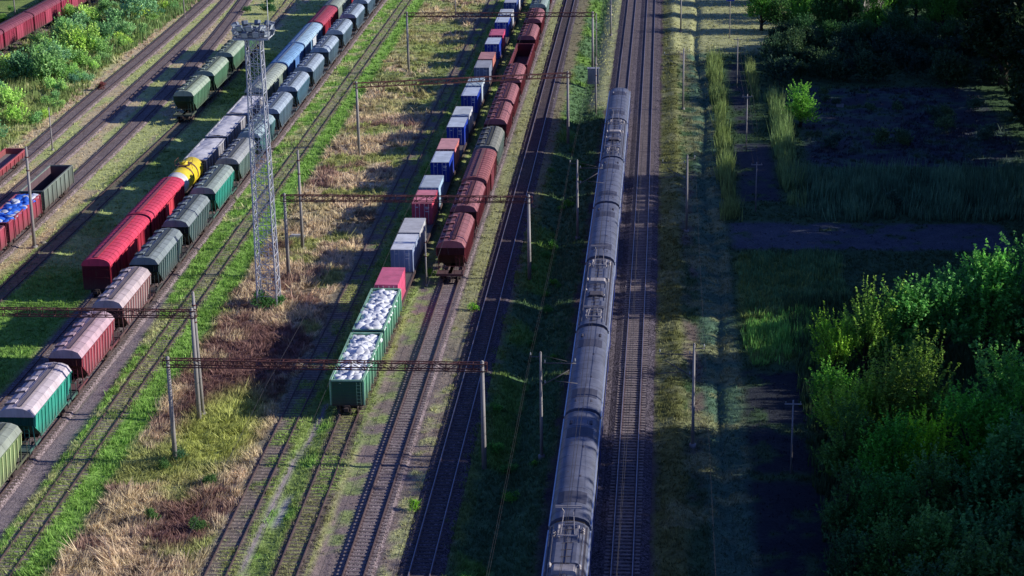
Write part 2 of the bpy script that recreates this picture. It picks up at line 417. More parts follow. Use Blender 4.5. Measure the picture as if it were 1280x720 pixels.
def grid_ground():
    xs = np.concatenate([[-2500, -1200, -600, -300, -200], np.arange(-150, 95, .5), [110, 150, 250, 500, 1200, 2500]])
    ys = np.concatenate([[-1500, -500, -100, 40, 80], np.arange(100, 300, .5), np.arange(300, 430, 1.0), [440, 480, 560, 700, 1000, 1800, 3500]])
    X, Y = np.meshgrid(xs, ys); nx, ny = len(xs), len(ys)
    Z = gz(X, Y); Z = np.where((np.abs(X) > 160) | (Y > 440) | (Y < 80), 0, Z)
    co = np.stack([X, Y, Z - .01], -1).reshape(-1, 3)
    i = np.arange(nx - 1)[None] + nx * np.arange(ny - 1)[:, None]
    f = np.stack([i, i + 1, i + nx + 1, i + nx], -1).reshape(-1, 4)
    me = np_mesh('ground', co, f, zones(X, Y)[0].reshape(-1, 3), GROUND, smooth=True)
    o = link('ground', me); tag(o, 'wide flat ground of dry weeds, grass, gravel and garden soil', 'ground', kind='structure')

def np_mesh(name, co, f, colr, mat, smooth=False):
    me = bpy.data.meshes.new(name); nv, nf, k = len(co), len(f), f.shape[1]
    me.vertices.add(nv); me.loops.add(nf * k); me.polygons.add(nf)
    me.vertices.foreach_set('co', co.astype(np.float32).ravel())
    me.loops.foreach_set('vertex_index', f.astype(np.int32).ravel())
    me.polygons.foreach_set('loop_start', np.arange(0, nf * k, k, dtype=np.int32))
    if smooth: me.polygons.foreach_set('use_smooth', np.ones(nf, bool))
    me.update(calc_edges=True)
    if colr is not None:
        a = me.color_attributes.new('Col', 'FLOAT_COLOR', 'POINT')
        c4 = np.ones((nv, 4), np.float32); c4[:, :3] = colr; a.data.foreach_set('color', c4.ravel())
    me.materials.append(mat); return me

def tufts(name, x, y, h, w, colr, label, cat='grass', nb=5, lean=.5, z0=None, spread=.16):
    n = len(x); z = gz(x, y) if z0 is None else z0
    R_ = lambda a, b: rng.uniform(a, b, (n, nb))
    bx = x[:, None] + R_(-1, 1) * spread * (1 + h[:, None]); by = y[:, None] + R_(-1, 1) * spread * (1 + h[:, None])
    hh = h[:, None] * R_(.6, 1.15); az = R_(0, 6.283); ww = w[:, None] * R_(.6, 1.2)
    la = (fbm(x, y, 2.4, 91) * 14)[:, None] + R_(-1.0, 1.0); lm = hh * R_(0, 1) * lean
    px, py = np.cos(az) * ww / 2, np.sin(az) * ww / 2
    zz = np.repeat(z[:, None], nb, 1) - .03
    v = np.stack([np.stack([bx - px, by - py, zz], -1), np.stack([bx + px, by + py, zz], -1),
                  np.stack([bx + np.cos(la) * lm, by + np.sin(la) * lm, zz + hh], -1)], 2)
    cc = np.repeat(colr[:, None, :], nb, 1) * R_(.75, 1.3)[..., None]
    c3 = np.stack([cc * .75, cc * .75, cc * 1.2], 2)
    nv = n * nb * 3
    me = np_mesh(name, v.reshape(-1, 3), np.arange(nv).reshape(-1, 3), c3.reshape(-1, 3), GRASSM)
    o = link(name, me); tag(o, label, cat, kind='stuff'); return o

def scatter(x0, x1, y0, y1, n):
    return rng.uniform(x0, x1, n), rng.uniform(y0, y1, n)

def edges(y):
    """x range the photograph sees at distance y (with a margin)"""
    return -42.5 - (y - 124) * .348 - 6, 33.5 + (y - 127) * .175 + 6

def grass_all():
    specs = [('dry_weeds', -44, -24, 'straw coloured dry weeds covering the strip between the tracks'),
             ('yard_grass', -66, -1.5, 'short green and yellow grass growing between the yard tracks'),
             ('trackside_grass', -125, -66, 'rough yellow green grass beside the far sidings'),
             ('verge_grass', 5.8, 75, 'dark shaded grass on the verge and gardens beside the main line')]
    for name, xa, xb, lab in specs:
        xs, ys, hs, ws, cs = [], [], [], [], []
        for (ya, yb, per, sc) in ((112, 165, 15, 1.0), (165, 215, 9, 1.2), (215, 290, 4.5, 1.6), (290, 395, 2.0, 2.3)):
            n = int((xb - xa) * (yb - ya) * per)
            x, y = scatter(xa, xb, ya, yb, n)
            lo, hi = edges(y); k = (x > lo) & (x < hi); x, y = x[k], y[k]
            c, d, h = zones(x, y)
            m7 = (x > tx('T7', y) + 2.9) & (x < tx('T6', y) - 1.0)
            k = (rng.random(len(x)) < d) & (m7 if name == 'dry_weeds' else (~m7 if name == 'yard_grass' else True))
            # keep rails clear
            for t in ('T5', 'T6', 'T7', 'T10'):
                dd = np.abs(np.abs(x - tx(t, y)) - .79); k &= (dd > .14) | (rng.random(len(x)) < .15)
            for t in ('T3', 'T4', 'M1', 'M2', 'T8', 'T9', 'C', 'B', 'A'):
                k &= (np.abs(x - tx(t, y)) > (1.5 if t[0] == 'M' else 1.25)) | (rng.random(len(x)) < .1)
            x, y, c, h = x[k], y[k], c[k], h[k]
            patch = fbm(x, y, 1.7, 77)
            h = h * (.45 + 1.15 * patch) * rng.uniform(.6, 1.3, len(x)) * (1 + .12 * (sc - 1))
            big = (rng.random(len(x)) < .015) & (h > .2); h = np.where(big, h * 2.0, h)
            c = c * (.75 + .6 * fbm(x, y, 1.1, 55))[:, None] * (1.0 + .3 * (rng.random((len(x), 1)) - .5))
            xs.append(x); ys.append(y); hs.append(h); ws.append(np.full(len(x), .085 * sc) * (1 + .7 * h)); cs.append(c)
        x, y, h, w, c = map(np.concatenate, (xs, ys, hs, ws, cs))
        print(name, len(x))
        tufts(name, x, y, h, w, c, lab, nb=4 if name != 'dry_weeds' else 5, lean=.9 if name != 'dry_weeds' else 1.3)

def crop(name, x0, x1, y0, y1, per, h, w, c, lab, nb=4, cat='reeds', lean=.35, edge=.8, vary=.35):
    n = int((x1 - x0) * (y1 - y0) * per); x, y = scatter(x0, x1, y0, y1, n)
    e = (fbm(x, y, 3, 60) - .45) * edge * 2.2
    k = (x > x0 + e) & (x < x1 - e) & (y > y0 + e) & (y < y1 - e); x, y = x[k], y[k]
    if cat == 'reeds' or cat == 'crop': k = rng.random(len(x)) < sstep(.36, .62, fbm(x, y, 3.0, 63)) + .12; x, y = x[k], y[k]
    f = fbm(x, y, 4, 61)
    hh = h * (.25 + 1.4 * f) * rng.uniform(.6, 1.25, len(x))
    cc = np.array(c)[None] * (1 - vary + 2 * vary * fbm(x, y, 2, 62))[:, None] * rng.uniform(.8, 1.2, (len(x), 1))
    return tufts(name, x, y, hh, np.full(len(x), w), cc, lab, cat, nb=nb, lean=lean)

# ------------------------------------------------------------------ railway tracks
RZ = .30   # top of rail
def ribbon(offs, k, ys, closed=True):
    """sections swept along track k; offs = list of (dx, z)"""
    return [[(float(tx(k, y)) + dx, float(y), z) for dx, z in offs] for y in ys]

def make_track(k, label, y0=70, y1=520, bed=None, sleep='stuff', shiny=False, smat=SLEEPD, kshow=(108, 390)):
    ys = np.concatenate([np.arange(y0, 400, 6.0), np.arange(400, y1 + 1, 20.0)])
    top = .12 if (shiny or k == 'T4') else .2
    root = empty('railway_track', (0, 0, 0)); tag(root, label, 'railway track', 'railway tracks running through the yard', 'structure')
    for s in (-1, 1):
        m = MB(); c = s * .796
        m.loft(ribbon([(c - .07, .15), (c + .07, .15), (c + .025, .18), (c + .04, RZ - .004), (c - .04, RZ - .004), (c - .025, .18)], k, ys), 0)
        m.loft(ribbon([(c - .034, RZ - .004), (c + .034, RZ - .004), (c + .034, RZ + .004), (c - .034, RZ + .004)], k, ys), 1)
        m.build('rail', [RAILM, RAILS if shiny else RAILM], root)
    if bed:
        m = MB(); w = 1.4 if shiny else 1.2
        e_ = .7 if k[0] == 'M' else .4
        m.loft(ribbon([(-w - e_, -.03), (-w, top), (w, top), (w + e_, -.03)], k, ys), 0, closed=False, cap=False)
        o = m.build('ballast_bed', bed); tag(o, label.replace('track', 'ballast bed under the track', 1), 'ballast', kind='structure')
    zt = .14 if top == .12 else (.203 if bed else .163)
    def sl(mb, y, j=0.0):
        x = float(tx(k, y)); a = heading(k, y); L = 1.32
        mb.box(x - L + j, x + L + j, y - .13, y + .13, zt - .14, zt)
    ysl = np.arange(y0, 400, .62)
    if sleep == 'single':
        near = [y for y in ysl if y >= kshow[0]][:100]
        sm = MB().box(-1.32, 1.32, -.13, .13, .03, .165).add([(-.98, -.15, .167), (-.6, -.15, .167), (-.6, .15, .167), (-.98, .15, .167)], [(0, 1, 2, 3)], 1).add([(.6, -.15, .167), (.98, -.15, .167), (.98, .15, .167), (.6, .15, .167)], [(0, 1, 2, 3)], 1).mesh('sleeper', [smat, RAILM])
        for y in near:
            o = link('sleeper', sm, root, (float(tx(k, y)) + random.uniform(-.03, .03), y + random.uniform(-.03, .03), random.uniform(-.01, .012)))
            o.rotation_euler[2] = heading(k, y) + random.uniform(-.01, .01)
        rest = [y for y in ysl if y > near[-1] + .3]
    else: rest = ysl
    m = MB()
    for y in rest: sl(m, float(y) + random.uniform(-.04, .04), random.uniform(-.05, .05))
    o = m.build('sleepers', smat, root); o['kind'] = 'stuff'
    return root

# ------------------------------------------------------------------ rolling stock
_bog = {}
def bogie(root, y, small=False):
    """a two-axle bogie with four wheels as sub-parts"""
    if 'b' not in _bog:
        m = MB()
        for s in (-1, 1):
            m.loft([[(s * 1.02 - .07, yy, z0), (s * 1.02 + .07, yy, z0), (s * 1.02 + .07, yy, z1), (s * 1.02 - .07, yy, z1)] for yy, z0, z1 in ((-1.25, .38, .62), (-.7, .42, .72), (-.35, .3, .8), (.35, .3, .8), (.7, .42, .72), (1.25, .38, .62))], 0)
            for yy in (-.92, .92): m.box(s * 1.02 - .12, s * 1.02 + .12, yy - .14, yy + .14, .36, .6)
        m.box(-1.0, 1.0, -.22, .22, .45, .82)
        for yy in (-.92, .92): m.tube([(-.78, yy, .475), (.78, yy, .475)], .08, 8)
        _bog['b'] = m.mesh('bogie', DK)
        m = MB(); m.tube([(-.065, 0, 0), (.065, 0, 0)], .475, 16); m.tube([(-.085, 0, 0), (.085, 0, 0)], .15, 8)
        _bog['w'] = m.mesh('wheel', WHEEL)
    b = link('bogie', _bog['b'], root, (0, y, 0))
    for sx in (-1, 1):
        for sy in (-.92, .92): link('wheel', _bog['w'], b, (sx * .79, sy, .475))
    return b

_cou = []
def couplers(root, L):
    if not _cou:
        m = MB(); m.box(-.12, .12, 0, .45, .86, 1.06); m.box(-.2, .2, .4, .62, .82, 1.12); m.box(-.28, .28, -.05, .06, .8, 1.15)
        m.tube([(-.35, .05, .9), (-.38, .3, .55), (-.3, .42, .5)], .035, 6)
        _cou.append(m.mesh('coupler', DK))
    for s in (1, -1):
        o = link('coupler', _cou[0], root, (0, s * L, 0))
        if s < 0: o.rotation_euler[2] = math.pi

def arc(hw, z0, rise, n=8):
    return [(hw * math.cos(math.pi * i / n), z0 + rise * math.sin(math.pi * i / n) ** .8) for i in range(n + 1)]

def hopper(key, body, roof, rib=None, L=11.2, hatches=4):
    root = empty('hopper_wagon'); h = L / 2
    bm = paint('hopper_' + key, body, .6, .25, rust=.5, var=.3); rm = paint('hopper_roof_' + key, roof, .65, .35, tuple(.5 * c + .1 for c in roof), .35)
    ribm = paint('hopper_rib_' + key, rib or tuple(min(1, c * 1.5 + .05) for c in body), .6, .2)
    m = MB()
    def sec(y, zb, hb, in_=0):
        return [(-hb, y, zb), (hb, y, zb), (1.56, y, 3.75), (1.24, y, 4.28), (-1.24, y, 4.28), (-1.56, y, 3.75)]
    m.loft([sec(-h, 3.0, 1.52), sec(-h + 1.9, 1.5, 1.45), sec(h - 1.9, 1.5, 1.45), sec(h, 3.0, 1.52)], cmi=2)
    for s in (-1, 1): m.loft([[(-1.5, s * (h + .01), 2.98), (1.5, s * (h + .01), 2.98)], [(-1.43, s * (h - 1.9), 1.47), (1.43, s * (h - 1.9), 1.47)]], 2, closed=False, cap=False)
    for s in (-1, 1):
        for i in range(12):
            y = -h + .35 + i * (L - .7) / 11
            zb = 1.55 if abs(y) < h - 1.9 else 1.55 + (abs(y) - h + 1.9) / 1.9 * 1.5
            xb = 1.45 + (1.56 - 1.45) * (zb - 1.5) / 2.25
            m.bar((s * (xb + .035), y, zb), (s * 1.6, y, 3.74), .14, .12, 1)
        m.box(*sorted((s * 1.55, s * 1.64)), -h, h, 3.70, 3.82, 0)
        m.box(*sorted((s * 1.43, s * 1.55)), -h + 1.6, h - 1.6, 1.40, 1.56, 0)
    for s in (-1, 1):      # end stiffeners
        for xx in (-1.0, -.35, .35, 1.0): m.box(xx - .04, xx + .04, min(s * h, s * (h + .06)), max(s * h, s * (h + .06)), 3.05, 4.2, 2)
    m.build('body', [bm, ribm, paint('hopper_end_shaded_' + key, tuple(c * .28 for c in body), .75, .1, rust=.6)], root)  # grimy end walls, darkened further to imitate the shade on them
    m = MB()
    pr = [(1.60, 3.80), (1.27, 4.34), (.75, 4.56), (0, 4.64), (-.75, 4.56), (-1.27, 4.34), (-1.60, 3.80)]
    m.loft([[(x, y, z) for x, z in pr] for y in (-h - .08, h + .08)], 0)
    for y in np.linspace(-h + .9, h - .9, 7): m.loft([[(x * 1.004, yy, z + .025) for x, z in pr] for yy in (y - .04, y + .04)], 0)
    m.build('roof', [rm], root)
    dk = paint('roof_fitting_dark_' + key, tuple(c * .32 for c in roof), .7, .2, tuple(c * .6 for c in roof), .2)
    m = MB(); m.box(.12, .52, -h + .3, h - .3, 4.66, 4.72); m.bar((.1, -h + .3, 4.75), (.1, h - .3, 4.75), .03); m.bar((.54, -h + .3, 4.75), (.54, h - .3, 4.75), .03)
    m.build('walkway', dk, root)
    hm = MB(); hm.loft([[(-.48, y, .0), (.42, y, .0), (.42, y, .12), (.0, y, .2), (-.48, y, .12)] for y in (-.42, .42)], 0)
    hm.bar((-.52, -.44, .08), (-.52, .44, .08), .07, .14, 1); hm.bar((-.5, .46, .1), (.44, .46, .1), .08, .2, 1); hm.bar((-.5, -.46, .1), (.44, -.46, .1), .08, .2, 1)
    hme = hm.mesh('hatch', [rm, dk])
    for i in range(hatches):
        o = link('hatch', hme, root, (-.66, -h + L * (i + .5) / hatches, 4.53)); o.rotation_euler[1] = -R(8)
    m = MB()
    m.box(-.18, .18, -h - 1.4, h + 1.4, .85, 1.2)
    for yy in (-2.4, 0, 2.4):
        if abs(yy) < h - 1:
            m.loft([[(-1.3, yy - 1.1, 1.5), (1.3, yy - 1.1, 1.5), (1.3, yy + 1.1, 1.5), (-1.3, yy + 1.1, 1.5)], [(-.8, yy - .35, .75), (.8, yy - .35, .75), (.8, yy + .35, .75), (-.8, yy + .35, .75)]])
        m.build('underframe', DK, root)
    m = MB()
    for xx in (-1.4, 1.4): m.bar((xx, -1.6, 1.13), (xx, 1.4, 1.13), .12, .2); m.bar((xx, -.3, 1.2), (xx, -.05, 3.0), .08)
    m.box(-1.5, 1.5, 1.3, 1.5, .98, 1.24); m.box(-1.35, 1.35, -.2, 1.3, 1.12, 1.17)
    for xx in (-1.4, -.5, .5, 1.4): m.bar((xx, 1.4, 1.2), (xx, 1.4, 2.1), .04)
    m.bar((-1.4, 1.4, 2.1), (1.4, 1.4, 2.1), .04)
    for xx in (-.95, -.55): m.bar((xx, -.2, 1.2), (xx, -.42, 4.2), .04)
    for zz in np.arange(1.5, 4.2, .35): m.bar((-.95, -.2 - (zz - 1.2) * .073, zz), (-.55, -.2 - (zz - 1.2) * .073, zz), .03)
    pm = m.mesh('end_platform', bm)
    for s in (1, -1):
        o = link('end_platform', pm, root, (0, s * h, 0))
        if s < 0: o.rotation_euler[2] = math.pi
    for s in (1, -1): bogie(root, s * (h - .45))
    couplers(root, h + 1.42)
    return root

def gondola(key, body, inner=None, L=12.9, H=3.45, inside_floor=(.12, .09, .085), rib=None, floor=1.3):
    root = empty('gondola_wagon'); h = L / 2
    bm = paint('gondola_' + key, body, .6, .25, rust=.5, var=.3); im = paint('gondola_inner_' + key, inner or tuple(c * .7 for c in body), .7, .3)
    rb = paint('gondola_rib_' + key, rib or tuple(min(1, c * 1.4 + .03) for c in body), .6, .2)
    m = MB()
    for s in (-1, 1):
        m.box(*sorted((s * 1.38, s * 1.46)), -h, h, 1.15, H, 0)
        m.box(*sorted((s * 1.36, s * 1.55)), -h, h, H - .06, H + .08, 1)
        for i in range(8):
            y = -h + .06 + i * (L - .12) / 7
            m.box(*sorted((s * 1.46, s * 1.58)), y - .07, y + .07, 1.1, H - .06, 1)
        m.box(*sorted((s * 1.37, s * 1.379)), -h + .08, h - .08, floor, H - .1, 2)
    for s in (-1, 1):
        m.box(-1.38, 1.38, *sorted((s * h, s * (h - .08))), 1.15, H, 0)
        m.box(-1.38, 1.38, *sorted((s * (h + .07), s * (h - .1))), H - .06, H + .078, 1)
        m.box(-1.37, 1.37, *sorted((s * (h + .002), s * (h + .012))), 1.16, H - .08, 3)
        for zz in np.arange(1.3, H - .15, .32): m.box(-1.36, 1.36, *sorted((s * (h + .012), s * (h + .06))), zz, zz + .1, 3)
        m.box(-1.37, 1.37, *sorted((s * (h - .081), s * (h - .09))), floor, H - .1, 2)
    m.build('body', [bm, rb, im, paint('gondola_end_shaded_' + key, tuple(c * .4 for c in body), .75, .1, rust=.5)], root)  # end tone darkened: shade of the unlit end faces put into colour
    m = MB(); m.box(-1.36, 1.36, -h + .1, h - .1, floor - .1, floor); m.build('floor', paint('wagon_floor_' + key, inside_floor, .9, .4), root)
    m = MB(); m.box(-.2, .2, -h - .2, h + .2, .85, 1.13); m.box(-1.4, 1.4, -h, h, 1.02, 1.14)
    for yy in (-2.6, -.9, .9, 2.6): m.box(-1.3, 1.3, yy - .12, yy + .12, .8, 1.02)
    m.tube([(-.9, -1, .8), (-.9, .4, .8)], .17, 8); m.build('underframe', DK, root)
    m = MB(); m.bar((.9, 0, 1.2), (.9, 0, 3.3), .035); m.bar((1.25, 0, 1.2), (1.25, 0, 3.3), .035)
    for zz in np.arange(1.4, 3.3, .33): m.bar((.9, 0, zz), (1.25, 0, zz), .03)
    o = m.build('ladder', rb, root, (0, -h - .12, 0))
    for s in (1, -1): bogie(root, s * (h - 1.9))
    couplers(root, h + .35)
    return root

def boxcar(key, body, roof, L=16.7, door=None, openings=False, flat=False):
    root = empty('covered_wagon'); h = L / 2
    bm = paint('boxcar_' + key, body, .6, .2, rust=.45, var=.3); rm = paint('boxcar_roof_' + key, roof, .6, .22, tuple(.6 * c + .08 for c in roof))
    m = MB()
    m.box(-1.5, 1.5, -h, h, 1.15, 3.72, 0)
    for s in (-1, 1):
        for i in range(14):
            y = -h + .1 + i * (L - .2) / 13
            if abs(y) > 1.9: m.box(*sorted((s * 1.5, s * 1.56)), y - .05, y + .05, 1.2, 3.7, 0)
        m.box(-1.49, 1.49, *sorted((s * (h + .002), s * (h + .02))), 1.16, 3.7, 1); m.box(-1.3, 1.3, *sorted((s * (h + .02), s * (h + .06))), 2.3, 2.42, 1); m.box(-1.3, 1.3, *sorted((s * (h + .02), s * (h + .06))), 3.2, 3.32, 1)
    m.build('body', [bm, paint('boxcar_end_shaded_' + key, tuple(c * .35 for c in body), .75, .1, rust=.6)], root)  # end plates carry grime and painted-in shade, darker than the sides
    m = MB(); pr = arc(1.6, 3.72, .85, 10)
    m.loft([[(x, y, z) for x, z in pr] for y in (-h - .1, h + .1)], 0)
    for i in range(15):
        y = -h + .3 + i * (L - .6) / 14
        m.loft([[(x * 1.01, yy, z + .035) for x, z in pr] for yy in (y - .06, y + .06)], 0)
    m.build('roof', [rm], root)
    if not flat:
        wm = paint('boxcar_walk_' + key, tuple(c * .6 for c in roof), .7, .3)
        m = MB(); m.box(-.22, .22, -h + .2, h - .2, 4.62, 4.66); m.build('walkway', wm, root)
    dm = paint('boxcar_door_' + key, door or tuple(min(1, c * 1.35 + .02) for c in body), .6, .1)
    me = MB().box(0, .08, -1.9, 1.9, 1.25, 3.6)
    for yy in (-1.85, -.6, .6, 1.85): me.box(.08, .12, yy - .05, yy + .05, 1.25, 3.6)
    me.box(.08, .14, -2.6, 2.6, 3.6, 3.7)
    me = me.mesh('door', dm)
    for s in (1, -1):
        o = link('door', me, root, (s * 1.565, 0, 0))
        if s < 0: o.rotation_euler[2] = math.pi
    m = MB(); m.box(-.2, .2, -h - .2, h + .2, .85, 1.12); m.box(-1.45, 1.45, -h, h, 1.0, 1.14)
    m.box(-.9, -.3, -1.5, .2, .6, 1.0); m.tube([(.8, -1, .8), (.8, .6, .8)], .17, 8); m.build('underframe', DK, root)
    for s in (1, -1): bogie(root, s * (h - 2.2))
    couplers(root, h + .3)
    return root

def tank_wagon(L=11.0):
    root = empty('tank_wagon'); h = L / 2
    ym = paint('tank_yellow', (.80, .60, .03), .45, .12, (.4, .33, .15), .1); wm = paint('tank_white', (.72, .70, .68), .5, .15, rust=.15)
    m = MB(); n = 20; rad = 1.5; zc = 2.9
    prof = [(-h, .5), (-h + .12, 1.0), (-h + .4, 1.38), (-h + .8, rad), (-h + 2.0, rad), (h - .8, rad), (h - .4, 1.38), (h - .12, 1.0), (h, .5)]
    for a in range(len(prof) - 1):
        rr = [[(r_ * math.cos(2 * math.pi * k / n), y, zc + r_ * math.sin(2 * math.pi * k / n)) for k in range(n)] for y, r_ in prof[a:a + 2]]
        m.loft(rr, 1 if a < 4 else 0, True, False)
    for s, r_, mi in ((-h, .5, 1), (h, .5, 0)): m.add([(r_ * math.cos(2 * math.pi * k / n), s, zc + r_ * math.sin(2 * math.pi * k / n)) for k in range(n)], [tuple(range(n))], mi)
    m.build('tank', [ym, wm], root)
    m = MB(); m.tube([(0, .3, 4.3), (0, .3, 4.75)], .5, 14); m.tube([(0, .3, 4.75), (0, .3, 4.84)], .56, 14); m.build('dome', ym, root)
    dk = paint('tank_strap', (.16, .07, .04), .7, .2)
    for yy in (-.7, 1.6):
        m = MB(); m.loft([[(1.53 * math.cos(a), y, zc + 1.53 * math.sin(a)) for a in np.linspace(-.3, math.pi + .3, 18)] for y in (yy - .22, yy + .22)], 0, closed=False, cap=False); m.build('strap', dk, root)
    m = MB(); m.box(-.9, .9, -.6, 1.4, 4.46, 4.5)
    for xx in (-.9, .9):
        m.bar((xx, -.6, 5.1), (xx, 1.4, 5.1), .04)
        for yy in (-.6, 1.4): m.bar((xx, yy, 4.46), (xx, yy, 5.1), .04)
        m.bar((xx * 1.1, .4, 4.5), (xx * 1.85, .4, 1.2), .04)
    m.build('catwalk', dk, root)
    m = MB(); m.box(-.3, .3, -h - .3, h + .3, .85, 1.2)
    for yy in (-h + 1.6, h - 1.6): m.box(-1.3, 1.3, yy - .3, yy + .3, 1.1, 1.75)
    for s in (1, -1): m.box(-1.45, 1.45, *sorted((s * (h + .3), s * (h - .4))), 1.0, 1.2)
    m.build('underframe', DK, root)
    for s in (1, -1): bogie(root, s * (h - 1.8))
    couplers(root, h + .3)
    return root

def flatcar(L=19.0):
    root = empty('container_flatcar'); h = L / 2
    fm = paint('flatcar_frame', (.10, .05, .045), .7, .4, (.16, .13, .12), .4)
    m = MB()
    for s in (-1, 1): m.box(*sorted((s * 1.2, s * 1.38)), -h, h, .95, 1.27); m.box(*sorted((s * .2, s * .34)), -h, h, .8, 1.2)
    for y in np.linspace(-h + .1, h - .1, 12): m.box(-1.2, 1.2, y - .1, y + .1, 1.0, 1.22)
    m.build('frame', fm, root)
    m = MB(); m.box(-1.2, 1.2, -h, h, 1.222, 1.235); m.build('deck', paint('flatcar_deck', (.09, .08, .075), .8, .5), root)
    for s in (1, -1): bogie(root, s * (h - 2.4))
    couplers(root, h + .05)
    return root

def container(key, side, roof=None, door=None, marks=True):
    root = empty('shipping_container'); L = 6.06; h = L / 2
    sm = paint('container_' + key, side, .5, .15, rust=.35, var=.22); rm = paint('container_roof_' + key, roof or side, .6, .2, tuple(.5 * c + .15 for c in (roof or side)), .12)
    H = 2.59
    m = MB()
    for s in (-1, 1):                                  # corrugated sides
        pts = []; ys = np.arange(-h + .12, h - .1, .14); k = 0
        for i, y in enumerate(ys): pts.append((s * (1.218 if (i // 2) % 2 else 1.19), y))
        m.loft([[(x, y, .16) for x, y in pts], [(x, y, H - .1) for x, y in pts]], 0, closed=False, cap=False)
        m.box(*sorted((s * 1.14, s * 1.22)), -h, h, 0, .16); m.box(*sorted((s * 1.15, s * 1.22)), -h, h, H - .1, H - .012)
        for y in (-h, h - .12): m.box(*sorted((s * 1.09, s * 1.222)), y, y + .12, -.003, H - .005)
    m.box(-1.09, 1.09, h - .06, h - .01, .0, H - .02)
    m.box(-1.09, 1.09, -h + .01, -h + .1, 0, .15); m.box(-1.09, 1.09, -h + .01, -h + .1, H - .14, H - .02)
    m.build('body', [sm], root)
    m = MB(); ys = np.linspace(-h + .02, h - .02, 29); m.loft([[(-1.2, y, H - .015 + (.018 if i % 4 < 2 else 0)), (1.2, y, H - .015 + (.018 if i % 4 < 2 else 0))] for i, y in enumerate(ys)], 0, closed=False, cap=False)
    m.build('roof', [rm], root)
    dm = paint('container_door_' + key, door or side, .5, .1)
    for s in (-1, 1):
        m = MB(); m.box(*sorted((s * .01, s * 1.07)), -h + .02, -h + .06, .16, H - .16, 0)
        for xx in (.3, .78): m.bar((s * xx, -h - .01, .1), (s * xx, -h - .01, H - .1), .045, .045, 1)
        for zz in (.7, 1.3, 1.9): m.box(*sorted((s * .03, s * 1.05)), -h, -h + .02, zz, zz + .05, 0)
        if marks:
            for zz, wd in ((2.05, .5), (1.86, .4), (1.52, .45)) if s > 0 else ((2.05, .3),):
                q = s * .62; m.box(q - wd / 2, q + wd / 2, -h - .004, -h + .018, zz, zz + .09, 2)
        m.build('door', [dm, GALV, WHITE], root)
    return root

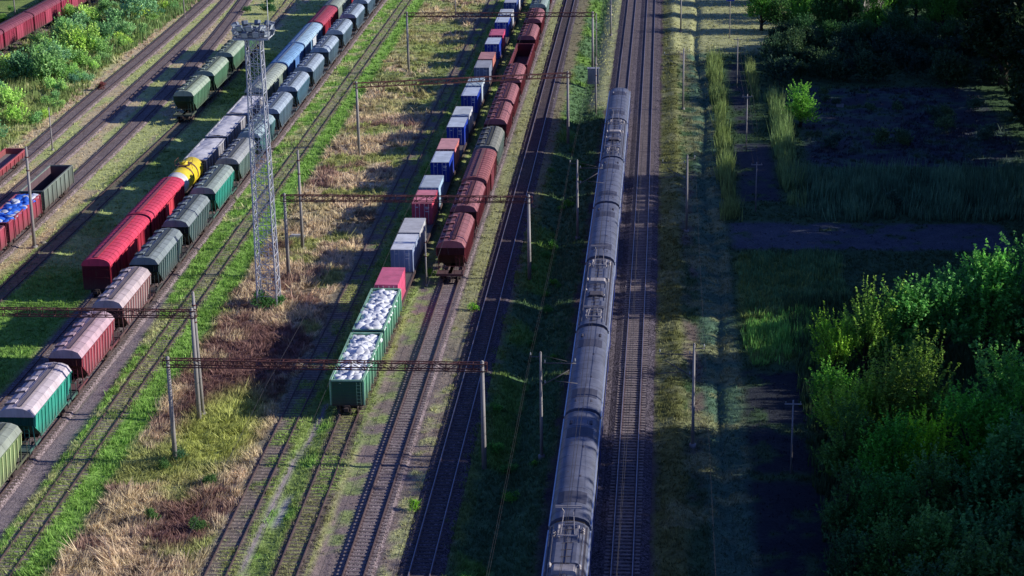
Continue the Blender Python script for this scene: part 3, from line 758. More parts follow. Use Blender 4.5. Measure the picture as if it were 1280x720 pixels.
def train_car(kind, L=20.95):
    """kind: 'plain', 'motor' or 'cab'"""
    root = empty('passenger_train_car'); h = L / 2
    side = paint('emu_side', (.33, .36, .46), .35, .1, rust=.05); low = paint('emu_side_blue', (.035, .06, .25), .35, .1, rust=.05)
    rf = paint('emu_roof', (.14, .15, .20), .42, .3, (.2, .19, .22), .3, metal=.1, var=.3, streak=False); gut = paint('emu_gutter', (.80, .82, .9), .25, .05, rust=0, metal=.5)
    eq = paint('emu_equipment', (.06, .055, .07), .6, .4, (.2, .17, .17), .4); eql = paint('emu_equipment_light', (.50, .45, .44), .6, .3, rust=.3)
    sec = [(-1.5, .95), (1.5, .95), (1.58, 1.6), (1.58, 3.45), (1.46, 3.72)]
    m = MB(); body = [(-1.5, .95), (1.5, .95), (1.58, 1.5), (1.58, 3.5), (1.5, 3.66), (-1.5, 3.66), (-1.58, 3.5), (-1.58, 1.5)]
    m.loft([[(x, y, z) for x, z in body] for y in (-h, h)], 0)
    for s in (-1, 1): m.box(*sorted((s * 1.581, s * 1.586)), -h + .05, h - .05, 1.5, 2.1, 1)
    m.build('body', [side, low], root)
    m = MB()
    pr = [(1.5, 3.68), (1.40, 3.98), (1.08, 4.24), (.62, 4.39), (0, 4.45), (-.62, 4.39), (-1.08, 4.24), (-1.40, 3.98), (-1.5, 3.68)]
    yy = [-h, h] if kind != 'cab' else [-h, h - .7, h]
    if kind == 'cab': m.loft([[(x, -h, z) for x, z in pr], [(x, h - .8, z) for x, z in pr], [(x * .96, h, 3.68 + (z - 3.68) * .55) for x, z in pr]], 0, True)
    else: m.loft([[(x, y, z) for x, z in pr] for y in yy], 0, True)
    for y in np.linspace(-h + 1.2, h - 1.2, 10): m.loft([[(x * 1.003, q, z + .012) for x, z in pr] for q in (y - .03, y + .03)], 0)
    m.build('roof', [rf], root)
    m = MB()
    for s in (-1, 1): m.box(*sorted((s * 1.5, s * 1.6)), -h, h, 3.60, 3.70)
    m.build('gutter', gut, root)
    wm = MB().box(-.012, .012, -.6, .6, 2.2, 3.05).mesh('window', GLASS)
    dm = MB().box(-.02, .02, -.65, .65, 1.1, 3.2); dm.box(.02, .026, -.45, -.1, 2.2, 3.0, 1); dm.box(.02, .026, .1, .45, 2.2, 3.0, 1); dm = dm.mesh('door', [low, GLASS])
    for s in (1, -1):
        for i in range(9):
            y = -5.6 + i * 1.4
            link('window', wm, root, (s * 1.592, y, 0))
        for y in (-7.6, 7.6):
            o = link('door', dm, root, (s * 1.60, y, 0))
            if s < 0: o.rotation_euler[2] = math.pi
    if kind == 'cab':
        m = MB(); m.box(-1.1, 1.1, h, h + .02, 2.3, 3.2); m.build('windscreen', GLASS, root)
    # roof ventilators and dark grilles at the ends
    def vent(y, w=1.9, l=.7, mat=eq):
        m = MB(); m.box(-w / 2, w / 2, y - l / 2, y + l / 2, 4.05, 4.37)
        for i in range(7): q = -w / 2 + .12 + i * (w - .24) / 6; m.box(q - .03, q + .03, y - l / 2 - .02, y + l / 2 + .02, 4.37, 4.41)
        m.build('roof_vent', mat, root)
    pn = paint('emu_roof_panel', (.06, .062, .09), .5, .3, (.12, .11, .13), .2)
    for y in ((-h + 3.6, h - 4.6) if kind != 'motor' else ()):
        m = MB(); m.loft([[(x * 1.004, q, z + .02) for x, z in pr[2:7]] for q in (y - 1.0, y + 1.0)], 0); m.build('roof_panel', pn, root)
    if kind == 'plain':
        vent(h - 2.4); vent(-h + 1.8, 1.5, .5)
        for y in (-3.2, 2.6):
            m = MB(); m.box(.1, .5, y, y + .4, 4.2, 4.42); m.box(-.6, -.35, y + .9, y + 1.15, 4.2, 4.4); m.build('roof_vent', eq, root)
    elif kind == 'cab':
        vent(h - 4, 2.0, .8, eql); vent(-h + 2, 1.7, .5)
    else:
        def panto(y, up=False):
            p = MB(); 
            for xx in (-.7, .7):
                p.bar((xx, y - .9, 4.55), (xx, y + .9, 4.55), .09)
                for q in (-.8, .8): p.tube([(xx, y + q, 4.25), (xx, y + q, 4.55)], .09, 8)
            for q in (-.9, .9): p.bar((-.75, y + q, 4.55), (.75, y + q, 4.55), .09)
            zt = 6.2 if up else 4.85; yt = y + (.2 if up else .9)
            for xx in (-.5, .5):
                p.bar((xx, y - .8, 4.6), (xx * .7, y + (1.1 if up else .7), 4.7 + (zt - 4.6) * .5), .05)
                p.bar((xx * .7, y + (1.1 if up else .7), 4.7 + (zt - 4.6) * .5), (xx, yt, zt), .04)
            for q in (-.15, .15): p.bar((-.95, yt + q, zt + .05), (.95, yt + q, zt + .05), .07)
            p.build('pantograph', eql, root)
        panto(-h + 2.6); 
        panto(h - 1.8, True)
        for (y, w, l, hh, mt) in ((-h + 5.6, 1.9, 2.2, .32, rf), (-h + 8.6, 1.5, 1.2, .5, eq), (-1.0, 2.0, 2.6, .3, rf), (2.4, 1.8, 1.0, .55, eql), (5.2, 2.0, 3.2, .34, rf)):
            m = MB(); m.loft([[(x * w / 2, yy_, 4.15 + z * hh) for x, z in ((-1, 0), (1, 0), (.95, .8), (.75, 1), (-.75, 1), (-.95, .8))] for yy_ in (y - l / 2, y + l / 2)], 0)
            m.build('equipment_box', mt, root)
        for i in range(9):
            x = random.choice((-1.05, -.8, .8, 1.05)); y = random.uniform(-h + 1, h - 1)
            m = MB(); m.tube([(x, y, 4.05), (x, y, 4.5)], .08, 8); m.tube([(x, y, 4.2), (x, y, 4.25)], .14, 8); m.tube([(x, y, 4.36), (x, y, 4.41)], .14, 8); m.build('insulator', eql, root)
        for s in (-1, 1):
            m = MB(); m.tube([(s * 1.1, -h + .6, 4.42), (s * 1.1, -2, 4.45), (s * 1.05, 3, 4.42), (s * 1.1, h - .8, 4.45)], .035, 6); m.bar((s * 1.25, -h + .4, 4.12), (s * 1.25, h - .4, 4.12), .22, .05); m.build('roof_cable', eq, root)
        m = MB()
        for y in np.arange(-h + .6, h - .3, 1.1): m.bar((-.35, y, 4.5), (.4, y + .15, 4.5), .05)
        m.bar((.05, -h + .5, 4.52), (.05, h - .3, 4.52), .05)
        m.build('roof_cable', eq, root)
    m = MB(); m.box(-1.3, 1.3, -5, 5, .45, .95); m.box(-.3, .3, -h - .15, h + .15, .8, .95); m.build('underframe', DK, root)
    m = MB(); 
    for z0 in (h, ):
        m.loft([[(x * .93, y, z) for x, z in [(-1.4, 1.1), (1.4, 1.1), (1.5, 3.6), (1.1, 4.05), (0, 4.2), (-1.1, 4.05), (-1.5, 3.6)]] for y in (-h - .25, -h)], 0)
    m.build('gangway', DK, root)
    for s in (1, -1): bogie(root, s * (h - 3.2))
    root.scale = (1, 1, 1.03)
    return root

def put(o, k, ynear, yfar, label, cat, group, z=RZ):
    yc = (ynear + yfar) / 2
    o.location = (float(tx(k, yc)), yc, z); o.rotation_euler = (0, 0, heading(k, yc))
    tag(o, label, cat, group); return o

ORD = ['first', 'second', 'third', 'fourth', 'fifth', 'sixth', 'seventh', 'eighth', 'ninth', 'tenth', 'eleventh', 'twelfth']

# colours (albedo)
RED = (.34, .02, .045); DRED = (.17, .03, .04); PINK = (.75, .11, .22); SALM = (.68, .22, .20); BLUE = (.015, .05, .38); LBLUE = (.22, .36, .52)
TEAL = (.04, .30, .22); DGREEN = (.045, .085, .085); BGREY = (.12, .185, .23); GGREY = (.17, .22, .20); HGREEN = (.09, .20, .11); GON = (.10, .30, .18)
WHT = (.66, .66, .70); GRY = (.40, .38, .39); TAN = (.58, .46, .46)

def trains():
    H = {}
    def hop(key, body, roof, rib=None, L=11.2):
        if (key, L) in H: return copy_tree(H[(key, L)])
        H[(key, L)] = hopper(key + str(L), body, roof, rib, L); return H[(key, L)]
    # --- hopper train on T8
    G8 = 'hopper wagons in the long train beside the floodlight tower'
    near = [130.8, 145.3, 159.9, 174.4, 189.0, 203.5, 218.0, 232.6, 247.2, 262.0, 277.3, 292.2, 308.5, 325.0, 341.5, 357.5, 373]
    sp = [('olive', (.16, .22, .10), (.32, .35, .28), (.55, .62, .3), 'olive green hopper wagon with yellowish ribs, at the very front behind the bright green one'),
          ('teal', TEAL, (.66, .55, .57), (.07, .42, .32), 'bright green ribbed hopper wagon with a pinkish dusty roof and dark roof strap'),
          ('redrib', (.30, .05, .07), (.60, .40, .44), (.58, .28, .30), 'red ribbed hopper wagon with faded pink roof, behind the bright green hopper'),
          ('tan', (.23, .10, .10), TAN, (.62, .54, .50), 'brown hopper wagon with pale ribs and beige pink roof'),
          ('dgreen', DGREEN, (.26, .30, .30), (.25, .32, .30), 'dark green hopper wagon directly behind the brown one with beige roof'),
          ('dgreen', DGREEN, (.26, .30, .30), (.25, .32, .30), 'dark green hopper wagon between another dark green one and the teal one'),
          ('teal2', (.03, .28, .21), (.32, .38, .34), (.08, .45, .34), 'teal green ribbed hopper wagon with a grey roof, beside the yellow tank wagon'),
          ('ggrey', (.10, .16, .14), (.36, .37, .37), (.30, .38, .34), 'grey green hopper wagon just behind the teal hopper'),
          ('tealgrey', (.08, .20, .20), (.34, .44, .46), (.20, .34, .34), 'blue green hopper wagon half hidden by the lattice tower')]
    for i, yn in enumerate(near):
        if i < len(sp): k, b, r_, rb, lab = sp[i]; L = 11.2
        else:
            k, b, r_, rb = 'bgrey', BGREY, (.38, .45, .53), (.2, .28, .34); L = 11.2
            lab = 'blue grey hopper wagon, %s of its kind past the lattice tower' % ORD[i - len(sp)]
            if i == 10: k, b = 'bluer', (.06, .17, .24)
        put(hop(k, b, r_, rb, L), 'T8', yn, yn + L, lab, 'hopper wagon', G8)
    # --- hoppers on T10
    for i, yn in enumerate((273.8, 288.8, 304.4, 319.8)):
        put(hop('lgreen', HGREEN, (.38, .45, .33), (.18, .33, .2), 11.7), 'T10', yn, yn + 11.7, '%s from the near end of four light green hopper wagons standing on their own siding' % ORD[i], 'hopper wagon', 'green hopper wagons on the grassy siding')
    # --- red train on T4
    G4 = 'wagons in the dark red freight train'
    lst = [('h', 196.2, 209.2, 'dark red hopper wagon at the near end of its train, coupler showing'), ('h', 210.7, 222.6, 'dark red hopper wagon coupled behind the endmost one'), ('b', 224.0, 238.6, 'dark red covered wagon with finely ribbed arched roof between two hopper wagons'),
           ('g', 240.0, 254.2, 'grey green hopper wagon between red wagons'), ('h', 255.8, 267.4, 'dark red hopper wagon just behind the grey green one'), ('h', 268.8, 282.4, 'dark red hopper wagon, second behind the grey green one'),
           ('h', 284.1, 297.8, 'dark red hopper wagon right before the open red wagon'), ('o', 299.5, 317.8, 'open empty dark red gondola wagon between hopper wagons'), ('h', 319.7, 334.6, 'dark red hopper wagon just behind the open red wagon'),
           ('h', 336.4, 350.8, 'dark red hopper wagon, second behind the open red wagon'), ('p', 352.6, 367, 'pale green hopper wagon at the far end of the red train'), ('h', 369, 383, 'dark red hopper wagon beyond the pale green one')]
    for t, a, b, lab in lst:
        if t in 'hgp': b = a + 11.2
        L = round(b - a, 1)
        if t == 'h': o = hop('dred', DRED, (.36, .13, .14), (.27, .06, .07), L)
        elif t == 'g': o = hop('gg4', (.20, .23, .19), (.24, .24, .20), (.35, .42, .36), L)
        elif t == 'p': o = hop('pg4', (.25, .38, .32), (.32, .40, .36), (.4, .5, .45), L)
        elif t == 'b': o = boxcar('dred4', DRED, (.36, .12, .12), L)
        else: o = gondola('dred4', DRED, L=L, rib=(.25, .05, .06), inside_floor=(.12, .03, .035))
        put(o, 'T4', a, b, lab, 'hopper wagon' if t in 'hgp' else ('covered wagon' if t == 'b' else 'gondola wagon'), G4)
    # --- boxcars, tank and white gondolas on T9
    G9 = 'mixed wagons in the train behind the hopper train'
    put(boxcar('red', RED, (.72, .06, .12), 17.0, door=(.62, .06, .09)), 'T9', 188.6, 205.6, 'bright red covered wagon with ribbed roof at the near end of its train', 'covered wagon', G9)
    put(boxcar('red', RED, (.72, .06, .12), 16.6, door=(.62, .06, .09)), 'T9', 206.6, 223.0, 'bright red covered wagon coupled to the yellow tank wagon', 'covered wagon', G9)
    put(tank_wagon(10.8), 'T9', 224.1, 234.9, 'bright yellow tank wagon with a white band at its near end', 'tank wagon', G9)
    for i, (a, b) in enumerate(((236.0, 247.8), (249.3, 261.8), (263.3, 275.4))):
        o = put(gondola('wht', (.30, .29, .31), L=b - a, rib=(.55, .53, .56)), 'T9', a, b, 'gondola heaped with white cargo, %s wagon behind the yellow tank' % ORD[i], 'gondola wagon', G9)
        heap(o, b - a)
    for key, a, b, body, rf, lab in (('pgreen', 276.8, 295.4, (.20, .25, .20), (.40, .44, .37), 'pale grey green covered wagon behind the white cargo'),
                               ('blue', 296.8, 312.6, (.07, .17, .38), (.24, .42, .64), 'blue covered wagon behind the grey green one'),
                               ('lblue', 313.8, 332.6, (.16, .28, .42), (.42, .58, .70), 'light blue covered wagon with a white door, behind the blue one'),
                               ('rd', 333.8, 350.8, RED, (.45, .07, .11), 'red covered wagon behind the light blue one'),
                               ('pg2', 352, 368.5, (.25, .30, .25), (.36, .40, .33), 'pale green covered wagon at the far end of its train'),
                               ('rd', 370, 386.8, RED, (.45, .07, .11), 'dark red covered wagon beyond the pale green one')):
        put(boxcar(key, body, rf, b - a, door=(.65, .66, .68) if key == 'lblue' else None), 'T9', a, b, lab, 'covered wagon', G9)
    # --- gondolas and container flats on T5
    G5 = 'green gondola wagons filled with white bags'
    g1 = gondola('green', GON, L=12.8, rib=(.30, .56, .38), inside_floor=(.2, .2, .2), floor=2.2)
    put(g1, 'T5', 156.0, 168.8, 'nearer green gondola wagon full of white bags, at the end of the container train', 'gondola wagon', G5)
    g2 = copy_tree(g1); put(g2, 'T5', 169.8, 182.4, 'green gondola wagon full of white bags, coupled next to the pink container', 'gondola wagon', G5)
    bags(g1, 12.4, 2.2, 3.3, 'white sack', 'white bulk bags heaped in the nearer green gondola', 'BW', 5, 14)
    bags(g2, 12.4, 2.2, 3.3, 'white sack', 'white bulk bags heaped in the green gondola beside the pink container', 'BW', 5, 14)
    pairs = [(182.6, 188.7, 'pink', PINK, (.78, .16, .27), None, 'bright pink container right behind the white bags'),
             (195.1, 201.2, 'bluewht', (.32, .38, .52), (.82, .82, .86), (.26, .35, .52), 'white roofed container with blue grey doors, next beyond the bright pink one'),
             (201.7, 207.8, 'dirty', (.55, .54, .55), (.62, .60, .60), (.2, .19, .2), 'dirty grey roofed container behind the blue grey doors'),
             (214.1, 220.2, 'red', (.62, .09, .14), (.80, .25, .30), (.55, .08, .13), 'red container with white marks on its doors'),
             (221.3, 227.4, 'ltblue', (.40, .55, .68), (.50, .55, .60), None, 'light blue container directly behind the red one'),
             (233.8, 239.9, 'blue', BLUE, (.62, .68, .76), None, 'deep blue container with pale roof, in front of the salmon one'),
             (241.0, 247.1, 'salmon', SALM, (.75, .36, .35), None, 'salmon pink container behind a deep blue one'),
             (253.8, 259.9, 'blue', BLUE, (.62, .68, .76), None, 'deep blue container, next beyond the salmon pink one'),
             (260.9, 267.0, 'white', WHT, (.62, .65, .66), None, 'white container between two deep blue ones'),
             (274.2, 280.3, 'blue', BLUE, (.62, .68, .76), None, 'deep blue container in front of the pale one with a marked roof'),
             (281.6, 287.7, 'white2', (.55, .62, .68), (.52, .60, .62), None, 'pale blue white container with a cross marked roof'),
             (295.3, 301.4, 'slate', (.22, .25, .33), (.42, .42, .44), None, 'slate grey container in front of the orange pink one'),
             (302.4, 308.5, 'orange', (.60, .22, .17), (.58, .27, .25), None, 'orange pink container, far along the container train'),
             (315.5, 321.6, 'blue', BLUE, (.56, .64, .74), None, 'deep blue container just before the hot pink one'),
             (323.7, 329.8, 'hot', (.65, .08, .18), (.66, .14, .22), None, 'hot pink container, far along the container train'),
             (336.5, 342.6, 'blue', BLUE, (.56, .64, .74), None, 'deep blue container, beyond the hot pink one'),
             (344.7, 350.8, 'white', WHT, (.62, .65, .66), None, 'white container, second beyond the hot pink one'),
             (358.0, 364.1, 'blue3', (.06, .10, .30), (.55, .58, .62), None, 'container with white roof near the far end of the train'),
             (365.2, 371.3, 'white', WHT, (.62, .65, .66), None, 'white container at the far end of the train')]
    CC = {}
    for a, b, k, s, r_, d, lab in pairs:
        if k in CC: o = copy_tree(CC[k])
        else: o = CC[k] = container(k, s, r_, d)
        put(o, 'T5', a, b, lab, 'shipping container', 'containers on the container train', RZ + 1.27)
    o = CC['white2']
    m = MB(); zz = 2.598
    for xa, xb in ((-1.1, 0), (0, 1.1)):
        m.bar((xa, -2.9, zz), (xb, -.1, zz), .09, .012); m.bar((xb, -2.9, zz + .004), (xa, -.1, zz + .004), .09, .012)
        m.bar((xa, .1, zz), (xb, 2.9, zz), .09, .012); m.bar((xb, .1, zz + .004), (xa, 2.9, zz + .004), .09, .012)
    m.build('roof_brace', paint('brace_blue', (.16, .28, .42), .6, .1), o)
    f0 = None
    for i, a in enumerate((182.7, 201.6, 221.0, 240.8, 260.7, 281.2, 302.1, 323.2, 344.3, 365.0)):
        f = flatcar(18.7) if f0 is None else copy_tree(f0)
        f0 = f0 or f
        put(f, 'T5', a, a + 18.7, 'brown container flatcar, %s from the white bag gondolas' % ORD[i], 'flatcar', 'flatcars under the containers')
    # --- passenger train on M2
    GP = 'cars of the grey passenger train'
    rows = [('motor', 104.0, 'passenger train car at the bottom edge, pantographs and equipment on its roof'), ('plain', 125.7, 'smooth roofed passenger train car, first behind the bottom edge car'), ('plain', 147.3, 'smooth roofed passenger train car directly before the middle equipment car'),
            ('motor', 169.1, 'passenger train car in the middle of the train, roof crowded with equipment'), ('plain', 191.1, 'smooth roofed passenger train car just behind the middle equipment car'), ('plain', 213.0, 'smooth roofed passenger train car, second behind the middle equipment car'),
            ('motor', 234.8, 'passenger train car second from the far end, equipment on its roof'), ('cab', 256.6, 'end car of the passenger train at its far end')]
    P_ = {}
    for kd, a, lab in rows:
        o = copy_tree(P_[kd]) if kd in P_ else P_.setdefault(kd, train_car(kd))
        put(o, 'M2', a, a + 21.4, lab, 'train car', GP)
    # --- far left sidings
    GL = 'wagons on the far left sidings'
    put(gondola('dgrey', (.16, .19, .16), L=13.0, rib=(.22, .25, .21), inner=(.13, .08, .09)), 'C', 219.8, 232.8, 'empty dark grey gondola wagon on the far left sidings', 'gondola wagon', GL)
    b1 = put(gondola('lred', (.33, .05, .08), L=12.6, rib=(.42, .09, .12), floor=2.3), 'C', 205.7, 218.3, 'dark red gondola wagon filled with bright blue bags', 'gondola wagon', GL)
    b2 = put(gondola('lred2', (.36, .06, .09), L=12.6, rib=(.45, .12, .15), floor=2.3), 'C', 191.7, 204.3, 'dark red gondola wagon cut by the left edge, partly filled with blue bags', 'gondola wagon', GL)
    bags(b1, 12.2, 2.3, 3.45, 'blue bag', 'blue plastic bags heaped in the dark red gondola', 'BB', 4, 11)
    bags(b2, 12.2, 2.3, 3.3, 'blue bag', 'blue plastic bags in the gondola cut by the left edge', 'BB', 4, 11)
    lo = put(gondola('low', (.40, .05, .07), L=13.0, H=2.0, rib=(.5, .1, .12), inner=(.36, .10, .10), inside_floor=(.34, .30, .30)), 'A', 234.6, 247.6, 'low sided red flat wagon with a grey floor at the left edge', 'flat wagon', GL)
    put(copy_tree(lo), 'A', 220.5, 233.5, 'low sided red flat wagon coupled before the other low one', 'flat wagon', GL)
    f = None
    for i, a in enumerate((293.5, 310.4, 327.4, 344.3, 361.2, 378.1)):
        o = boxcar('maroon', (.26, .03, .06), (.24, .06, .09), 16.2) if f is None else copy_tree(f); f = f or o
        put(o, 'D', a, a + 16.2, 'maroon covered wagon behind the bushes, %s from the left edge' % ORD[i], 'covered wagon', 'maroon wagons behind the bushes')

def heap(root, L):
    n, k = 40, 12
    X, Y = np.meshgrid(np.linspace(-1.3, 1.3, k), np.linspace(-L / 2 + .2, L / 2 - .2, n))
    Z = 3.35 + .35 * (fbm(X + 50, Y + root.location[1], 1.1, 5) - .4) + .15 * np.cos(X * 1.1) + .14 * fbm(X + 9, Y + 7 + root.location[1], .3, 6)
    i = np.arange(k - 1)[None] + k * np.arange(n - 1)[:, None]
    f = np.stack([i, i + 1, i + k + 1, i + k], -1).reshape(-1, 4)
    me = np_mesh('white_cargo', np.stack([X, Y, Z], -1).reshape(-1, 3), f, None, paint('white_cargo', (.70, .68, .72), .8, .25, (.5, .45, .46), .12, streak=False))
    o = link('white_cargo', me); o.location = root.location; o.rotation_euler = root.rotation_euler
    tag(o, 'white crumpled load in the ' + root['label'].split(', ')[-1].replace('behind', 'gondola behind'), 'cargo', 'white loads in the gondolas')

_bagm = {}
def bags(root, L, z0, z1, cat, label, key, nx, ny):
    ny = int(ny * 1.25)
    if key not in _bagm:
        mt = paint('bag_white', (.82, .82, .85), .75, .1, (.6, .58, .6), .04, streak=False) if key == 'BW' else paint('bag_blue', (.03, .16, .72), .45, .08, rust=0, streak=False)
        mt2 = mt if key == 'BW' else paint('bag_pale', (.60, .62, .72), .6, .1, rust=0, streak=False)
        _bagm[key] = []
        for v in range(4):
            n, k = 12, 7; vs = []; rr = np.random.default_rng(v)
            m = MB(); secs = []
            for j in range(k + 1):
                t = math.pi * j / k; secs.append([(0, 0, 0)] * n)
                secs[-1] = []
                for i in range(n):
                    a = 2 * math.pi * i / n
                    sx = abs(math.cos(a)) ** .6 * math.copysign(1, math.cos(a)); sy = abs(math.sin(a)) ** .6 * math.copysign(1, math.sin(a))
                    q = math.sin(t) ** .6 if 0 < j < k else .02
                    w = 1 + rr.uniform(-.13, .13)
                    secs[-1].append((.42 * sx * q * w, .52 * sy * q * w, -.26 * math.cos(t) * (1 + rr.uniform(-.12, .12))))
            m.loft(secs, 0, True); _bagm[key].append(m.mesh('bag', mt if v < 3 or key == 'BW' else mt2))
    from mathutils import Euler, Matrix
    M = Matrix.LocRotScale(root.location, root.rotation_euler, None)
    m_ = _bagm[key]
    from mathutils import Vector
    for j in range(ny):
        for i in range(nx):
            x = -1.05 + 2.1 * i / (nx - 1) + random.uniform(-.12, .12); y = -L / 2 + .55 + (L - 1.1) * j / (ny - 1) + random.uniform(-.16, .16)
            x = max(-.95, min(.95, x))
            z = z1 - .14 + .16 * math.cos(x * 1.2) + random.uniform(-.08, .08)
            o = link('bulk_bag', random.choice(m_)); o.location = M @ Vector((x, y, z))
            o.rotation_euler = (random.uniform(-.5, .5), random.uniform(-.5, .5), random.uniform(0, 6.28)); s = random.uniform(.9, 1.25); o.scale = (s, s * random.uniform(.8, 1.3), s * .8)
            tag(o, label, cat, label)
    # lower layer
    # filler of the same bags seen as one body
    m = MB(); m.box(-1.3, 1.3, -L / 2 + .15, L / 2 - .15, z0 + .02, z1 + .0); o = m.build('load_bed', m_[0].materials[0], root)

# ------------------------------------------------------------------ masts, gantries, tower, wires
def pole_mb(h, r0=.20, r1=.13):
    m = MB(); m.tube([(0, 0, -.1), (0, 0, h)], [r0, r1], 12); m.tube([(0, 0, h), (0, 0, h + .12)], [r1 * 1.1, r1 * .5], 12); return m
def pole(x, y, h, label, name='concrete_pole', group='concrete poles in the yard', lean=(0, 0), r0=.2):
    root = empty(name, (x, y, float(gz(np.array([x]), np.array([y]))[0]))); root.rotation_euler = (lean[1], lean[0], random.uniform(0, 1))
    pole_mb(h, r0, r0 * .65).build('shaft', CONC, root)
    m = MB(); m.tube([(0, 0, -.1), (0, 0, .25)], r0 * 1.7, 10); m.build('footing', CONC, root)
    m = MB()
    for zz in (h - 1.2, h - 2.8): m.tube([(0, 0, zz), (0, 0, zz + .12)], r0 * 1.0, 10)
    m.build('clamp', MAROON, root)
    tag(root, label, 'pole', group); return root

def gantry(x0, x1, y, h, label, y1=None, hb=None, sl=0.0, z1=None):
    """rigid portal: two concrete posts and a maroon lattice beam"""
    root = empty('catenary_gantry', (x0, y, 0)); tag(root, label, 'gantry', 'lattice gantries across the tracks')
    W = x1 - x0; dy = (y1 - y) if y1 is not None else 0
    for px, py in ((0, 0), (W, dy)):
        o = pole_mb(h, .22, .16).build('post', CONC, root, (px, py, 0))
    m = MB(); bz = h - .75; n = int(W / 1.1)
    P = lambda t, a, z: (-.4 + (W + .8) * t, dy * t + a, bz + z)
    for a in (-.28, .28):
        for z in (0, .62): m.bar(P(0, a, z), P(1, a, z), .08)
    for i in range(n + 1):
        t = i / n
        for a in (-.28, .28): m.bar(P(t, a, 0), P(t, a, .62), .05)
        for z in (0, .62): m.bar(P(t, -.28, z), P(t, .28, z), .05)
        if i < n:
            t2 = (i + 1) / n
            for a in (-.28, .28): m.bar(P(t, a, 0 if i % 2 else .62), P(t2, a, .62 if i % 2 else 0), .045)
            m.bar(P(t, -.28 if i % 2 else .28, .62), P(t2, .28 if i % 2 else -.28, .62), .045)
    m.build('lattice_beam', MAROON, root)
    return root, bz

def main_mast(x, y, h, side, label):
    root = empty('catenary_mast', (x, y, float(gz(np.array([x]), np.array([y]))[0]))); tag(root, label, 'mast', 'catenary masts beside the main line')
    pole_mb(h, .15, .10).build('shaft', CONC, root)
    m = MB(); m.tube([(0, 0, -.1), (0, 0, .3)], .3, 10); m.build('footing', CONC, root)
    s = side
    m = MB(); m.tube([(0, 0, h - .9), (s * 3.0, 0, h - .9)], .04, 6); m.tube([(0, 0, h - .2), (s * 2.9, 0, h - .88)], .02, 5); m.tube([(0, 0, h - 3.0), (s * 2.4, 0, h - 1.5)], .04, 6); m.tube([(s * 1.2, 0, h - 2.5), (s * 3.1, 0, h - 2.7)], .03, 6)
    m.tube([(-s * .9, 0, h - .35), (0, 0, h - .35)], .035, 6)
    m.build('bracket', paint('bracket_steel', (.14, .13, .14), .6, .1), root)
    for q, z in ((.35, h - .9), (.35, h - 2.75), (2.9, h - .75), (-.85, h - .25)):
        m = MB(); m.tube([(s * q, 0, z - .02), (s * (q + .01), 0, z + .3)], .03, 8); m.tube([(s * q, 0, z + .08), (s * q, 0, z + .12)], .06, 8); m.tube([(s * q, 0, z + .18), (s * q, 0, z + .22)], .06, 8); m.build('insulator', paint('insulator_glass', (.4, .42, .42), .3, 0, rust=0), root)
    return root

def wire(pts, label, r=.016):
    P = []
    for a, b in zip(pts[:-1], pts[1:]):
        for i in range(8):
            t = i / 8; sag = 4 * t * (1 - t) * a[3] if len(a) > 3 else 0
            P.append((a[0] + (b[0] - a[0]) * t, a[1] + (b[1] - a[1]) * t, a[2] + (b[2] - a[2]) * t - sag))
    P.append(pts[-1][:3])
    m = MB(); m.tube(P, r, 4); o = m.build('overhead_wire', WIRE); tag(o, label, 'wire', 'overhead wires'); return o

